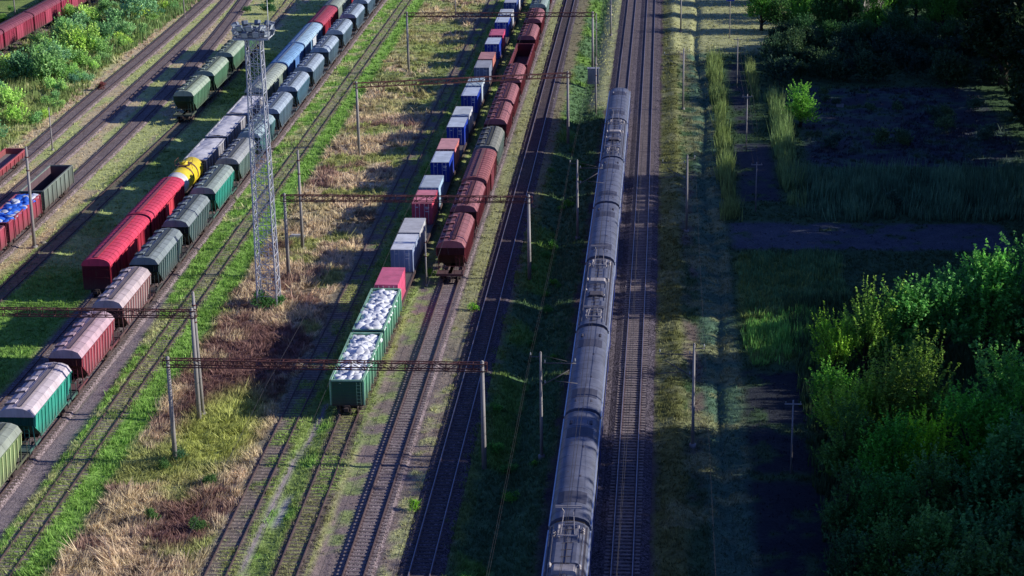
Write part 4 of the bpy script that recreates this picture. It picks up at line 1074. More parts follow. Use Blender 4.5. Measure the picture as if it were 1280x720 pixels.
def structures():
    G = {}
    gantry(-34.7, -8.1, 145.8, 9.5, 'maroon lattice gantry nearest the camera, crossing over the white bag gondola')
    gantry(-63.4, -34.9, 155.3, 10.6, 'maroon lattice gantry crossing the red and brown hoppers at the lower left')
    gantry(-35.1, -8.0, 198.3, 9.5, 'maroon lattice gantry crossing the container train beside the floodlight tower')
    gantry(-36.0, -7.0, 254.5, 10.3, 'lattice gantry crossing the containers, third from the camera', y1=262)
    gantry(-36.5, -5.4, 311.0, 10.4, 'lattice gantry near the top of the picture, farthest of all')
    pole(-34.9, 156.6, 11.7, 'tall pale concrete pole at the end of the lower left gantry', lean=(-.01, 0))
    pole(-35.4, 208.5, 11.9, 'concrete pole standing behind the gantry post right of the tower, white block at its foot')
    pole(-67.55, 208.2, 12.2, 'brownish leaning pole in front of the blue bag wagon', lean=(.01, 0), r0=.22)
    pole(-80.6, 256.0, 6.2, 'short pale post at the edge of the bushes', r0=.12)
    pole(-88.5, 365.0, 9.0, 'pale post between the upper left sidings', r0=.14)
    pole(-121.5, 361.0, 9.0, 'pale post behind the maroon wagons in the upper left corner', r0=.14)
    pole(-34.5, 366.0, 9.0, 'pale post at the top edge near the far gantry', r0=.14)
    pole(-19.1, 195.0, 6.2, 'slim pale lamp post between the container train and the red hopper', r0=.1, group='poles between the trains')
    pole(-3.7, 280.3, 9.0, 'slim pole beside the grey cabinet, nearer one', r0=.13)
    pole(-5.2, 322, 9.0, 'slim pole beside the main line at the top edge', r0=.13)
    # white block and stone
    m = MB(); m.box(-.9, .9, -.35, .35, 0, .35); m.box(-.7, .7, -.3, .3, .352, .5); o = m.build('concrete_block', paint('block_white', (.6, .58, .55), .9, .1, rust=.1), None, (-36.9, 213.0, .0)); tag(o, 'pale concrete block lying in the dry grass by a pole', 'block')
    m = MB(); m.loft([[(.5 * math.cos(a) * s, .35 * math.sin(a) * s, z) for a in np.linspace(0, 6.28, 9)[:-1]] for s, z in ((1, 0), (.95, .25), (.55, .42))]); o = m.build('stone', paint('stone_pale', (.55, .52, .36), .9, .1), None, (-66.9, 209.5, 0)); tag(o, 'pale yellowish stone at the foot of the leaning pole', 'stone')
    # cabinet
    c = empty('equipment_cabinet', (-5.0, 303.5, 0)); tag(c, 'grey trackside equipment cabinet between slim poles', 'cabinet')
    cm = paint('cabinet_grey', (.36, .38, .42), .5, .2)
    MB().box(-.9, .9, -.5, .5, .35, 2.4).build('body', cm, c); MB().box(-1.0, 1.0, -.6, .6, 2.402, 2.5).build('roof', cm, c); MB().box(-.8, .8, -.53, -.5, .5, 2.3).build('door', paint('cabinet_door', (.30, .33, .38), .5, .1), c); MB().box(-.95, .95, -.55, .55, -.1, .348).build('plinth', CONC, c)
    for i, y in enumerate((148.3, 214.2, 280.8, 346.5)):
        if i != 2: main_mast(-3.4, y, 9.6, 1, 'pale catenary mast left of the passenger train, %s from the camera' % ORD[i])
        main_mast(9.5, y + 2.6, 9.4, -1, 'catenary mast right of the main line, %s from the camera' % ORD[i])
    # tower
    t = empty('floodlight_tower', (-35.1, 187.6, 0)); tag(t, 'tall pale steel lattice floodlight tower rising from the dry weeds', 'tower')
    Hh = 29.0; b0, b1 = 1.05, .74
    W = lambda z: b0 + (b1 - b0) * z / Hh
    for sx, sy in ((-1, -1), (1, -1), (1, 1), (-1, 1)):
        MB().bar((sx * b0, sy * b0, 0), (sx * b1, sy * b1, Hh), .13).build('leg', GALV, t)
    m = MB(); n = 20
    for i in range(n):
        z0, z1 = Hh * i / n, Hh * (i + 1) / n; w0, w1 = W(z0), W(z1)
        c0 = [(-w0, -w0, z0), (w0, -w0, z0), (w0, w0, z0), (-w0, w0, z0)]; c1 = [(-w1, -w1, z1), (w1, -w1, z1), (w1, w1, z1), (-w1, w1, z1)]
        for k in range(4):
            a, b = k, (k + 1) % 4
            m.bar(c0[a], c1[b], .05); m.bar(c0[b], c1[a], .05); m.bar(c1[a], c1[b], .055)
    m.build('bracing', GALV, t)
    m = MB()
    for xx in (-.2, .2): m.bar((xx, .2, 0), (xx, .2, Hh), .04)
    for z in np.arange(.5, Hh, .4): m.bar((-.2, .2, z), (.2, .2, z), .03)
    m.build('ladder', GALV, t)
    pm = paint('tower_head', (.5, .53, .58), .5, .2)
    m = MB()
    for y in np.linspace(-1.5, 1.5, 9): m.bar((-1.75, y, Hh + .05), (1.75, y, Hh + .05), .12, .05)
    for s in (-1, 1): m.bar((s * 1.75, -1.5, Hh + .05), (s * 1.75, 1.5, Hh + .05), .12); m.bar((-1.75, s * 1.5, Hh), (1.75, s * 1.5, Hh), .14)
    m.build('platform', pm, t)
    m = MB()
    for z in (Hh + .6, Hh + 1.15):
        for s in (-1, 1): m.bar((s * 1.8, -1.55, z), (s * 1.8, 1.55, z), .06); m.bar((-1.8, s * 1.55, z), (1.8, s * 1.55, z), .06)
    for x in (-1.8, -.6, .6, 1.8):
        for y in (-1.55, 1.55): m.bar((x, y, Hh), (x, y, Hh + 1.2), .06)
    m.build('railing', pm, t)
    lm = MB(); lm.loft([[(a * .2, 0, b * .2) for a, b in ((-1, -1), (1, -1), (1, 1), (-1, 1))], [(a * .34, .42, b * .3) for a, b in ((-1, -1), (1, -1), (1, 1), (-1, 1))]], 0); lm.box(-.3, .3, .423, .43, -.26, .26, 1); lm.bar((-.36, .2, -.1), (-.36, .2, -.45), .05); lm.bar((.36, .2, -.1), (.36, .2, -.45), .05); lm.bar((-.36, .2, -.45), (.36, .2, -.45), .05)
    lme = lm.mesh('floodlight', [paint('lamp_housing', (.17, .21, .27), .4, .2), paint('lamp_glass', (.55, .6, .65), .15, 0, rust=0)])
    for k in range(20):
        z = Hh + .65 + (.65 if k % 2 else 0); a = 2 * math.pi * k / 20; x, y = 1.75 * math.cos(a), 1.5 * math.sin(a)
        o = link('floodlight', lme, t, (x, y, z)); o.rotation_euler = (R(-25), 0, a - math.pi / 2 + random.uniform(-.3, .3))
    for k in range(6):
        o = link('floodlight', lme, t, (random.uniform(-1, 1), random.uniform(-.8, .8), Hh + .8)); o.rotation_euler = (R(-20), 0, random.uniform(0, 6.28))
    m = MB(); m.tube([(1.9, -1.5, Hh - .1), (1.9, -1.5, Hh + 4.3)], .035, 6); m.build('antenna', GALV, t)
    m = MB(); m.box(-1.4, 1.4, -1.4, 1.4, -.1, .28); m.build('footing', CONC, t)
    # wires
    for k, lab in (('M1', 'right main line track'), ('M2', 'passenger train track')):
        off = 0
        wire([(float(tx(k, y)) + (.2 if i % 2 else -.2), y, 6.3, .05) for i, y in enumerate((82, 149, 215, 281, 347, 420))], 'contact wire above the ' + lab, .018)
        wire([(float(tx(k, y)), y, 8.0, .9) for i, y in enumerate((82, 149, 215, 281, 347, 420))], 'sagging catenary wire above the ' + lab, .016)
    for x, z in ((-4.3, 9.3), (-4.3 + .0, 8.6)):
        wire([(x, y, z, .7) for y in (82, 148.3, 214.2, 280.8, 346.5, 420)], 'feeder wire hanging along the left main line masts, ' + ('upper' if z > 9 else 'lower'), .008)
    wire([(10.4, y, 9.0, .7) for y in (82, 150.9, 216.8, 283.4, 349, 420)], 'feeder wire hanging along the right main line masts', .009)
    for k in ('T3', 'T4', 'T5', 'T6'):
        wire([(float(tx(k, y)), y, 7.0 if i else 7.0, .3) for i, y in enumerate((95, 145.8, 198.3, 258, 311, 370))], {'T3': 'wire over the track nearest the main line', 'T4': 'wire over the red freight train', 'T5': 'wire over the container train', 'T6': 'wire over the empty track beside the dry weeds'}[k], .017)

# ------------------------------------------------------------------ trees and bushes
def leaf_cloud(seed, rad, hgt, base, nsp, leaf, kind, splen=1.0, nl=18, clumps=9):
    """sprigs of leaves over several lumpy clumps -> arrays"""
    r = np.random.default_rng(seed)
    cc = []
    for i in range(clumps):
        a = r.uniform(0, 6.283); q = rad * .62 * math.sqrt(r.random()); t = r.random()
        cc.append((q * math.cos(a), q * math.sin(a), base + (hgt - base) * (.12 + .75 * t) * (1 - .25 * q / rad), rad * r.uniform(.32, .55), r.uniform(.75, 1.25)))
    V, Cc = [], []
    tot = sum(c[3] ** 2 for c in cc)
    for (cx, cy, cz, cr, tone) in cc:
        n = max(6, int(nsp * cr ** 2 / tot))
        d = r.normal(size=(n, 3)); d /= np.linalg.norm(d, axis=1)[:, None]; d[:, 2] = np.where(d[:, 2] < -.35, -d[:, 2], d[:, 2])
        rr = cr * r.uniform(.55, 1.05, n)[:, None]
        p0 = np.array([cx, cy, cz]) + d * rr * np.array([1, 1, .85])
        upw = np.clip((p0[:, 2] - base) / (hgt - base), 0, 1)[:, None]
        ax = d * .75 + np.array([0, 0, 1.0]) * (.4 + .9 * upw) + r.normal(size=(n, 3)) * .25; ax /= np.linalg.norm(ax, axis=1)[:, None]
        if kind == 'shoot': ax = d * .45 + np.array([0, 0, 1.1]) + r.normal(size=(n, 3)) * .18
        sl = splen * r.uniform(.5, 1.3, n) * (1 + .5 * upw[:, 0] * (r.random(n) < .3))
        st = tone * r.uniform(.75, 1.3, n)
        t = r.uniform(0, 1, (n, nl))
        spr = (1 - t * .85) * (min(splen, 1.5) * .22 if kind != 'shoot' else .24)
        c = p0[:, None, :] + ax[:, None, :] * (t * sl[:, None])[..., None] + r.normal(size=(n, nl, 3)) * spr[..., None] * .6
        u = r.normal(size=(n, nl, 3)); u[..., 2] *= .6; u /= np.linalg.norm(u, axis=-1)[..., None]
        w = np.cross(u, r.normal(size=(n, nl, 3))); w /= np.linalg.norm(w, axis=-1)[..., None]
        s = leaf * r.uniform(.6, 1.3, (n, nl))[..., None]
        quad = np.stack([c - u * s, c + w * s * .45, c + u * s, c - w * s * .45], 2)
        V.append(quad.reshape(-1, 3))
        colr = np.repeat((st[:, None] * (.72 + .55 * t) * r.uniform(.8, 1.2, (n, nl))).reshape(-1), 4)
        Cc.append(colr)
    return np.concatenate(V), np.concatenate(Cc), cc

_plants = {}
def plant_mesh(kind, v):
    key = (kind, v)
    if key in _plants: return _plants[key]
    if kind == 'tree': rad, h, base, n, leaf, col, sp, nl, cl = 3.1, 9.6, .6, 380, .19, (.10, .20, .055), 1.9, 22, 15
    elif kind == 'shoot': rad, h, base, n, leaf, col, sp, nl, cl = 3.1, 8.2, .5, 260, .16, (.12, .19, .06), 1.9, 30, 13
    elif kind == 'shadetree': rad, h, base, n, leaf, col, sp, nl, cl = 5.5, 18, 1.5, 760, .36, (.04, .075, .025), 1.9, 15, 22
    elif kind == 'bush': rad, h, base, n, leaf, col, sp, nl, cl = 2.0, 3.2, .1, 230, .14, (.19, .26, .12), .8, 14, 8
    V, cv, cc = leaf_cloud(100 + v * 7 + hash(kind) % 1 + len(kind), rad, h, base, n, leaf, kind, sp, nl, cl)
    V[:, 2] = np.maximum(V[:, 2], .02)
    colr = np.array(col)[None] * cv[:, None]
    colr[:, 0] *= (1 + .25 * (cv - 1))
    me = np_mesh(kind + '_leaves', V, np.arange(len(V)).reshape(-1, 4), colr, LEAFM)
    m = MB(); tr = .035 * h if kind != 'bush' else .05
    top = (.3, .2, h * .72)
    m.tube([(0, 0, -.2), (.05, .03, h * .2), (.15, .1, h * .45), top], [tr * 1.2, tr * .85, tr * .6, tr * .2], 8)
    for (cx, cy, cz, cr, _) in cc:
        zb = min(h * .5, max(.05, cz * .5)); f = zb / (h * .72)
        m.tube([(.3 * f, .2 * f, zb), (cx * .6, cy * .6, zb + (cz - zb) * .55), (cx, cy, cz)], [tr * .45, tr * .28, tr * .1], 5)
    tm = m.mesh(kind + '_wood', BARK)
    _plants[key] = (me, tm); return _plants[key]

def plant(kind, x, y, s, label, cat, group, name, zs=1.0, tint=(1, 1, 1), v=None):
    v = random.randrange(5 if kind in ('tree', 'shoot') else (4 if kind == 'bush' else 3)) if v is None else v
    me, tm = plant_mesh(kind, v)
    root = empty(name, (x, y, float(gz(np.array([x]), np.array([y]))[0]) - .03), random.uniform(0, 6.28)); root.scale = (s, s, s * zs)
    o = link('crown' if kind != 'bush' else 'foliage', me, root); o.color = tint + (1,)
    link('trunk' if kind != 'bush' else 'stems', tm, root)
    tag(root, label, cat, group); return root

def vegetation():
    # trees lower right (tops sunlit)
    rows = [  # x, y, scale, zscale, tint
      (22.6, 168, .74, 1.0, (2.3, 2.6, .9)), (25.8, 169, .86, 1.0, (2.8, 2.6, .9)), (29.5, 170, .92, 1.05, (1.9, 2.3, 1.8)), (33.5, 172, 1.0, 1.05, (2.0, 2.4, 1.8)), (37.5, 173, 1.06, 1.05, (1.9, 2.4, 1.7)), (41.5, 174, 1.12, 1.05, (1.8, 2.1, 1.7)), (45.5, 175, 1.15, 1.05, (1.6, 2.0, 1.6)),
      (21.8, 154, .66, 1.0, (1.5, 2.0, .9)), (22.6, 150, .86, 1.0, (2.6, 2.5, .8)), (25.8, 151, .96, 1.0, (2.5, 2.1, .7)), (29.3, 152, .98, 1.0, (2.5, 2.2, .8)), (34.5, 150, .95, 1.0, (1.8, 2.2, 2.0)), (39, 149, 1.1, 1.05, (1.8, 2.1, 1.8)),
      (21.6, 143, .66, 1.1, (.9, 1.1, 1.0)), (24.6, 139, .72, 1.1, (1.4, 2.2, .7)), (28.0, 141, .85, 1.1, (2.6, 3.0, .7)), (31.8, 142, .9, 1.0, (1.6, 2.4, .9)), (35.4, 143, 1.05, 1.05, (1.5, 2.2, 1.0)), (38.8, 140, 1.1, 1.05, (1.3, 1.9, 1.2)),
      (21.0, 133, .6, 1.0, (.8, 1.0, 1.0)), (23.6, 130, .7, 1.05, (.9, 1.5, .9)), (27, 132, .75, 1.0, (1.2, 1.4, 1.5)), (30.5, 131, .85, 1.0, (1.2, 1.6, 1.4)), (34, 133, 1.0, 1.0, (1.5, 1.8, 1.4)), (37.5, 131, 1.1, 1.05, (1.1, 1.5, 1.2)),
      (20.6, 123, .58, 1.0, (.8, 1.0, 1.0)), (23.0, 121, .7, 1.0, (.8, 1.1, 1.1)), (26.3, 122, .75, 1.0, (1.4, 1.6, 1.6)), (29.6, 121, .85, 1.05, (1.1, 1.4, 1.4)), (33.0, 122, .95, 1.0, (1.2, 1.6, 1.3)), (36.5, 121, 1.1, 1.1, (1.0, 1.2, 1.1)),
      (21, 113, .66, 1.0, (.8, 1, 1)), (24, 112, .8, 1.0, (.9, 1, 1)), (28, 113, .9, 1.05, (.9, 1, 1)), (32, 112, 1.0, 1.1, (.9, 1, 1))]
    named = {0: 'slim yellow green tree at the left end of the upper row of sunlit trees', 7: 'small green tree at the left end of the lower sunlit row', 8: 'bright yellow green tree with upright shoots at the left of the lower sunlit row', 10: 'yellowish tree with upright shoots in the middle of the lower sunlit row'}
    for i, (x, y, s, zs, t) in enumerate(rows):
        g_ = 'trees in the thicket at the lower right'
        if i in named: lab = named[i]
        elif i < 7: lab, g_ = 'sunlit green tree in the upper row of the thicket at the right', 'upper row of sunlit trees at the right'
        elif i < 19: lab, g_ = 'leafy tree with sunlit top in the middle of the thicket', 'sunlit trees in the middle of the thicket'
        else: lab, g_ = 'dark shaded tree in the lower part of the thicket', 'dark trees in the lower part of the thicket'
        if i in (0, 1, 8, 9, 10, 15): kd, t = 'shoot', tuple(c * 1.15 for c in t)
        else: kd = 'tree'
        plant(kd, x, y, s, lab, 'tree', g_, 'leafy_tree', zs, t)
    # dark trees at the right edge and along the top
    i = 0
    tall = [(61 + (q % 3) * 3, 193 + q * 5.2, 1.36 if q < 10 else (1.12 if q < 13 or q > 18 else .95)) for q in range(22)] + [(69 + (q % 2) * 4, 306 + q * 5, 1.0) for q in range(11)]
    tall += [(52 + (q % 2) * 6, 153 + q * 4.6, (.82, .98)[q % 2]) for q in range(9)] + [(50 + (q % 2) * 6, 96 + q * 5.0, 1.30) for q in range(11)] + [(43, 99, 1.2), (60, 104, 1.4), (60, 118, 1.4), (60, 132, 1.4), (38, 94, 1.0)]
    for (x, y, s) in tall:
        plant('shadetree', x + random.uniform(-1, 1), y, s, 'tall dark tree standing beyond the gardens at the right edge', 'tree', 'tall trees along the right edge', 'tall_tree')
    for q in range(64):
        x = 25 + (q % 16) * 3.3 + random.uniform(-1.2, 1.2); y = 330 + (q // 16) * 17 + random.uniform(-5, 5)
        if 38 < x < 52 and 350 < y < 392: continue
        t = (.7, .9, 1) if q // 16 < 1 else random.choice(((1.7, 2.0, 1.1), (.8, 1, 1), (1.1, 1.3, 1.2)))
        if q // 16 == 0 and x < 29: continue
        plant('tree', x, y, random.uniform(.6, 1.0) * (.75 if q < 16 else 1), 'dark leafy tree in the belt along the top right', 'tree', 'tree belt along the top right', 'leafy_tree', tint=t)
    for q in range(85):
        x = random.uniform(24.5, 74); y = random.uniform(302, 336)
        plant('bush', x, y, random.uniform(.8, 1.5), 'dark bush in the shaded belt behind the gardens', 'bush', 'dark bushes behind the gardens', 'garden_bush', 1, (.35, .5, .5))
    plant('tree', 26.6, 272.5, .72, 'round sunlit tree standing alone in the dark garden', 'tree', None, 'garden_tree', .85, (2.0, 2.4, 1.6))
    for (x, y, s) in [(27, 318, .9), (29.5, 317, .75), (32, 318.5, .7), (36, 318, .65), (39, 317.5, .6)]:
        plant('bush', x, y, s, 'grey green bush in the hedge at the back of the gardens', 'bush', 'hedge bushes at the back of the gardens', 'garden_bush', 1, (1.3, 1.5, 1.5))
    for k in range(26):
        x = random.uniform(28, 56); y = random.uniform(226, 330)
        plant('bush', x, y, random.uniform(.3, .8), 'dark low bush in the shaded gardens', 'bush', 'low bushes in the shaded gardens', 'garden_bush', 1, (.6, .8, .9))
    # upper left scrub
    for k in range(150):
        y = random.uniform(236, 392); a = float(tx('A', y)) - 3.6
        x = random.uniform(-109.5, a)
        lo = edges(y)[0]
        if x < lo - 2: continue
        s = random.choice((.6, .8, 1.0, 1.2, 1.4)) * (1.25 if x < -95 else .85)
        if x > a - 3: s = min(s, .55)
        tint = random.choice(((1.5, 1.8, 1.2), (1.8, 1.9, 1.1), (1.9, 2.1, 1.5), (1.0, 1.35, 1.3), (2.1, 2.1, 1.4), (1.6, 1.8, 1.7)))
        if x < -105: s *= .6
        elif x < -100: s *= .8
        tint = tuple(c * 1.35 for c in tint); plant('bush', x, y, s, 'green bush in the scrub between the sidings and the maroon wagons', 'bush', 'bushes in the upper left scrub', 'scrub_bush', random.uniform(.8, 1.2), tint)
    for k in range(24):
        y = random.uniform(300, 395); x = random.uniform(-134, -118)
        plant('bush', x, y, random.uniform(.4, .9), 'low bush in the field behind the maroon wagons', 'bush', 'bushes behind the maroon wagons', 'scrub_bush', 1, (1.1, 1.5, .8))
    for (x, y, s) in [(-72.6, 369.5, .85), (-77.2, 371, .55), (-74.5, 381, .6)]:
        plant('bush', x, y, s, 'round green bush in the pale grass at the top left sidings', 'bush', 'lone bushes between the top left sidings', 'scrub_bush', .8, (.7, 1.2, .8))
    plant('bush', -85.6, 297, .5, 'reddish bush at the edge of the sidings', 'bush', None, 'scrub_bush', .8, (2.2, .5, 1.0))
    for (x, y, s, t) in [(-35.4, 186.6, .6, (.5, .9, .6)), (-34.2, 187.2, .45, (.5, 1.1, .6)), (-36.1, 188.5, .5, (.4, .7, .6))]:
        plant('bush', x, y, s, 'dark green bush growing around the foot of the lattice tower', 'bush', 'bushes at the tower foot', 'scrub_bush', .9, t)
    for (x, y, s) in [(-34.6, 146.2, .4), (-35.3, 144.2, .3), (-30.5, 141, .35), (-33.5, 134, .35), (-29.4, 132.5, .35)]:
        plant('bush', x, y, s, 'small dark green weed bush in the dry weeds', 'bush', 'weed bushes in the dry weeds', 'weed_bush', .9, (.5, .8, .7))
    for k in range(22):
        y = random.uniform(125, 260); x = random.choice((random.uniform(-7.8, -3.6), random.uniform(-8.5, -6)))
        plant('bush', x, y, random.uniform(.2, .42), 'green weed bush in the ditch left of the passenger train', 'bush', 'weed bushes in the ditch', 'weed_bush', .7, (1.0, 1.7, .6))
    for (x, y) in [(-19.1, 199), (-18.9, 213), (-12.9, 137), (-13.1, 187), (-19, 217)]:
        plant('bush', x, y, .3, 'bright green weed tuft beside the rails', 'bush', 'weed tufts beside the rails', 'weed_bush', .8, (1.3, 2.0, .6))
    # crops and reeds
    crop('reed_row', 14.0, 15.9, 222, 322, 7, 2.3, .16, (.27, .36, .11), 'tall yellow green reeds in a row along the gardens, left strip', vary=.45)
    crop('reed_row', 20.0, 21.5, 288, 322, 7, 2.3, .16, (.30, .38, .12), 'short row of sunlit reeds between two garden paths', vary=.4)
    crop('reed_row', 22.3, 24.6, 228, 294, 8, 2.6, .16, (.24, .36, .12), 'narrow belt of tall reeds beside the round tree', vary=.4)
    crop('reed_field', 23.0, 56, 222.5, 246, 6, 2.2, .15, (.16, .30, .15), 'broad shaded field of tall reeds beyond the dark path', vary=.5)
    crop('crop_plot', 15.2, 27, 187, 209, 8, .9, .14, (.17, .33, .13), 'shaded green crop plot below the dark path', cat='crop', vary=.4)
    crop('crop_plot', 15.0, 24.5, 171, 187, 9, 1.1, .16, (.26, .56, .12), 'brighter green crop plot above the dark soil bed', cat='crop', vary=.3)
    crop('undergrowth', 19.5, 45, 110, 192, 5, 1.3, .2, (.08, .15, .06), 'dense dark undergrowth beneath the thicket', cat='undergrowth')
    crop('scrub_reeds', -108, -87.5, 236, 300, 3.2, 1.3, .2, (.30, .38, .13), 'pale green reeds and tall grass among the scrub', vary=.4)
    crop('scrub_reeds', -110, -90, 300, 392, 2.2, 1.5, .25, (.22, .33, .11), 'tall green grass among the far bushes', vary=.4)

def gardens():
    # garden poles
    def gp(x, y, h, label, blue=False):
        r_ = empty('utility_pole', (x, y, 0)); tag(r_, label, 'pole', 'utility poles along the gardens')
        m = MB(); m.tube([(0, 0, -.1), (0, 0, h)], [.09, .06], 8); m.build('shaft', CONC, r_)
        m = MB(); m.bar((-.7, 0, h - .35), (.7, 0, h - .35), .09)
        m.build('crossarm', CONC, r_)
        for xx in (-.6, 0, .6):
            q = MB(); q.tube([(xx, 0, h - .3), (xx, 0, h - .1)], .03, 6); q.build('insulator', CONC, r_)
    gp(18.35, 343, 8.4, 'utility pole at the top edge by the sunlit grass')
    gp(18.25, 299.8, 8.2, 'utility pole between the two sunlit reed rows')
    gp(18.1, 257, 8.2, 'utility pole on the dark plot beside the round tree')
    gp(18.1, 226, 6.4, 'utility pole where the dark plot meets the path')
    gp(17.6, 145.6, 6.6, 'thin utility pole at the corner of the dark soil bed')
    for s in (-.6, 0, .6):
        wire([(18.3 + s, y, z, .6) for y, z in ((343, 8.1), (299.8, 7.9), (257, 7.9), (226, 6.2))], 'thin wire strung along the garden poles', .012)
    # blue flag-like sign at the pole top
    b = empty('blue_sign', (18.35, 342.8, 0)); tag(b, 'small blue board fixed at the top of the pole by the top edge', 'sign')
    MB().box(-.75, .75, -.15, -.11, 6.9, 7.9).build('board', paint('sign_blue', (.10, .14, .55), .5, .05, rust=0), b)
    MB().box(-.1, .1, -.11, -.05, 7.2, 7.6).build('bracket', GALV, b)
    # house
    h = empty('garden_house', (45.2, 377.5, 0), R(-38)); tag(h, 'small house with blue grey gabled roof among the trees at the top right', 'house')
    wl = paint('house_wall', (.40, .37, .33), .85, .1); rf = paint('house_roof', (.17, .20, .28), .5, .15, rust=.1)
    m = MB(); m.box(-4, 4, -5, 5, 0, 3.0)
    for s in (-5, 4.9): m.add([(-4, s, 3.0), (4, s, 3.0), (0, s, 5.2), (-4, s + .1, 3.0), (4, s + .1, 3.0), (0, s + .1, 5.2)], [(0, 1, 2), (5, 4, 3), (0, 2, 5, 3), (1, 4, 5, 2)])
    m.build('wall', wl, h)
    m = MB()
    for s in (-1, 1):
        m.add([(0, -5.6, 5.38), (0, 5.6, 5.38), (s * 4.6, 5.6, 2.85), (s * 4.6, -5.6, 2.85), (0, -5.6, 5.26), (0, 5.6, 5.26), (s * 4.6, 5.6, 2.73), (s * 4.6, -5.6, 2.73)], [(0, 1, 2, 3), (7, 6, 5, 4), (0, 3, 7, 4), (1, 5, 6, 2), (2, 6, 7, 3)])
        for q in np.arange(-5.2, 5.3, .5): m.bar((s * .1, q, 5.36), (s * 4.55, q, 2.89), .05, .04)
    r_ = m.build('roof', rf, h)
    m = MB()
    for s in (-1, 1): m.bar((0, -5.62, 5.34), (s * 4.62, -5.62, 2.8), .06, .22)
    m.build('verge_board', paint('verge_white', (.7, .7, .72), .6, .05), r_)
    MB().box(.8, 1.4, 1, 1.6, 4.3, 6.2).build('chimney', paint('chimney_brick', (.3, .12, .08), .9, .1), r_)
    MB().box(-.5, .5, -5.03, -5.0, .1, 2.1).build('door', paint('house_door', (.12, .07, .04), .6, .1), h)
    for x in (-2.4, 2.4):
        w = MB().box(x - .6, x + .6, -5.03, -5.0, 1.1, 2.3).build('window', GLASS, h)
        q = MB().box(x - .68, x + .68, -5.06, -5.032, 2.3, 2.38).box(x - .68, x + .68, -5.06, -5.032, 1.02, 1.1).box(x - .03, x + .03, -5.06, -5.032, 1.1, 2.3).build('frame', WHITE, w)
    # garden litter: plastic sheet, barrel
    for (x, y, n) in ((33.5, 286, 'pale crate left on the dark garden beds'), (57.5, 330, 'blue water barrel below the trees at the right')):
        m = MB()
        if 'barrel' in n: m.tube([(0, 0, 0), (0, 0, .3), (0, 0, .9), (0, 0, 1.1)], [.36, .42, .42, .36], 14); o = m.build('water_barrel', paint('barrel_blue', (.02, .05, .5), .4, .05), None, (x, y, 0)); tag(o, n, 'barrel')
        else:
            for s in (-1, 1): m.box(s * .5 - .03, s * .5 + .03, -.35, .35, 0, .45); m.box(-.47, .47, s * .33 - .02, s * .33 + .02, 0, .44)
            m.box(-.46, .46, -.3, .3, .02, .05); o = m.build('crate', paint('crate_pale', (.5, .5, .5), .7, .1), None, (x, y, 0)); tag(o, n, 'crate')

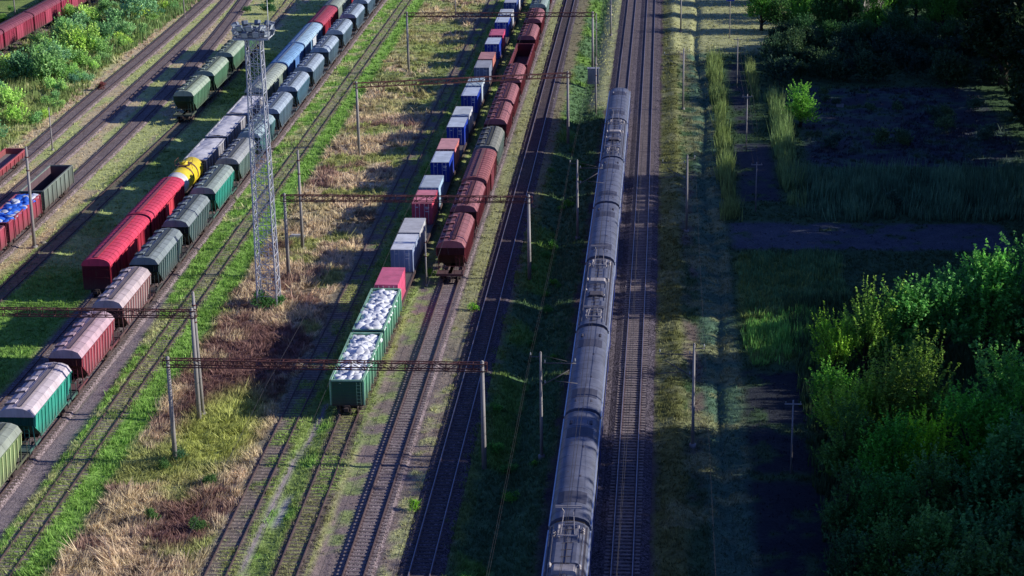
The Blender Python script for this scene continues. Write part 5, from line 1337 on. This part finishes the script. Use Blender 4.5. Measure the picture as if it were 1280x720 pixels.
# ------------------------------------------------------------------ world, sun, camera
SUN_EL, SUN_AZ = 21.5, 2.0          # elevation; angle of the sun from +X towards +Y
def light_camera():
    w = bpy.data.worlds.new('World'); scene.world = w; w.use_nodes = True
    nt = w.node_tree; bg = nt.nodes['Background']
    sky = nt.nodes.new('ShaderNodeTexSky'); sky.sky_type = 'NISHITA'; sky.sun_disc = False
    sky.sun_elevation = R(SUN_EL); sky.sun_rotation = R(90 - SUN_AZ)
    sky.dust_density = .6; sky.ozone_density = 2.5
    nt.links.new(mixc(nt, 1.0, sky.outputs[0], (.60, .78, 1.62, 1), 'MULTIPLY'), bg.inputs[0]); bg.inputs[1].default_value = SKY
    l = bpy.data.lights.new('sun', 'SUN'); l.energy = 5.0; l.angle = R(.5); l.color = (1, .975, .90)
    o = bpy.data.objects.new('sun', l); COL.objects.link(o)
    from mathutils import Vector, Matrix
    d = Vector((math.cos(R(SUN_EL)) * math.cos(R(SUN_AZ)), math.cos(R(SUN_EL)) * math.sin(R(SUN_AZ)), math.sin(R(SUN_EL))))
    o.rotation_euler = d.to_track_quat('Z', 'Y').to_euler(); o.location = (60, 200, 80)
    c = bpy.data.cameras.new('camera'); c.sensor_width = 36; c.lens = 2350 / 1280 * 36; c.clip_end = 6000; c.clip_start = 1
    co = bpy.data.objects.new('camera', c); COL.objects.link(co); scene.camera = co
    p, yaw, roll = R(18.0259), R(4.8631), .016
    fwd = Vector((-math.sin(yaw) * math.cos(p), math.cos(yaw) * math.cos(p), -math.sin(p)))
    rt = Vector((math.cos(yaw), math.sin(yaw), 0)); up = rt.cross(fwd)
    # image axes: unrolled = rotate(image, -roll)
    r2 = rt * math.cos(roll) - up * math.sin(roll); u2 = rt * math.sin(roll) + up * math.cos(roll)
    M = Matrix((r2, u2, -fwd)).transposed().to_4x4(); M.translation = (6.9, 0, 63.6065)
    co.matrix_world = M
    scene.view_settings.view_transform = 'Standard'; scene.view_settings.look = 'None'; scene.view_settings.exposure = 0
    scene.cycles.max_bounces = 5; scene.cycles.diffuse_bounces = 2; scene.cycles.transparent_max_bounces = 4; scene.cycles.use_denoising = True
SKY = .07

grid_ground()
names = dict(M1=('main line track on the right, empty, with pale concrete sleepers', BALG, 'single', True, SLEEP), M2=('main line track under the passenger train', BALG, 'stuff', True, SLEEP),
  T3=('shaded yard track with shiny rails, left of the main line', BALG, 'stuff', True, SLEEPD), T4=('rusty track with brown ballast in front of the red freight train', BALB, 'single', False, SLEEP),
  T5=('overgrown track in front of the white bag gondolas', None, 'stuff', False, SLEEPG), T6=('overgrown empty track beside the dry weeds', None, 'stuff', False, SLEEPG),
  T7=('overgrown track in the green strip beside the hopper train', None, 'stuff', False, SLEEP), T8=('ballasted track under the hopper train', BALB, 'stuff', False, SLEEPG),
  T9=('ballasted track under the red and yellow wagons', BALB, 'stuff', False, SLEEPG), T10=('half buried track under the light green hoppers', None, 'stuff', False, SLEEPG),
  C=('curving brown track with the blue bag wagon', BALB, 'stuff', False, SLEEPG), B=('empty brown track, middle of the three upper left sidings', BALB, 'stuff', False, SLEEPG),
  A=('empty brown track along the scrub', BALB, 'stuff', False, SLEEPG), D=('track under the maroon wagons', BALB, 'stuff', False, SLEEPG))
for k, (lab, bed, sl, sh, sm) in names.items(): make_track(k, lab, bed=bed, sleep=sl, shiny=sh, smat=sm)
trains()
structures()
gardens()
vegetation()
grass_all()
light_camera()
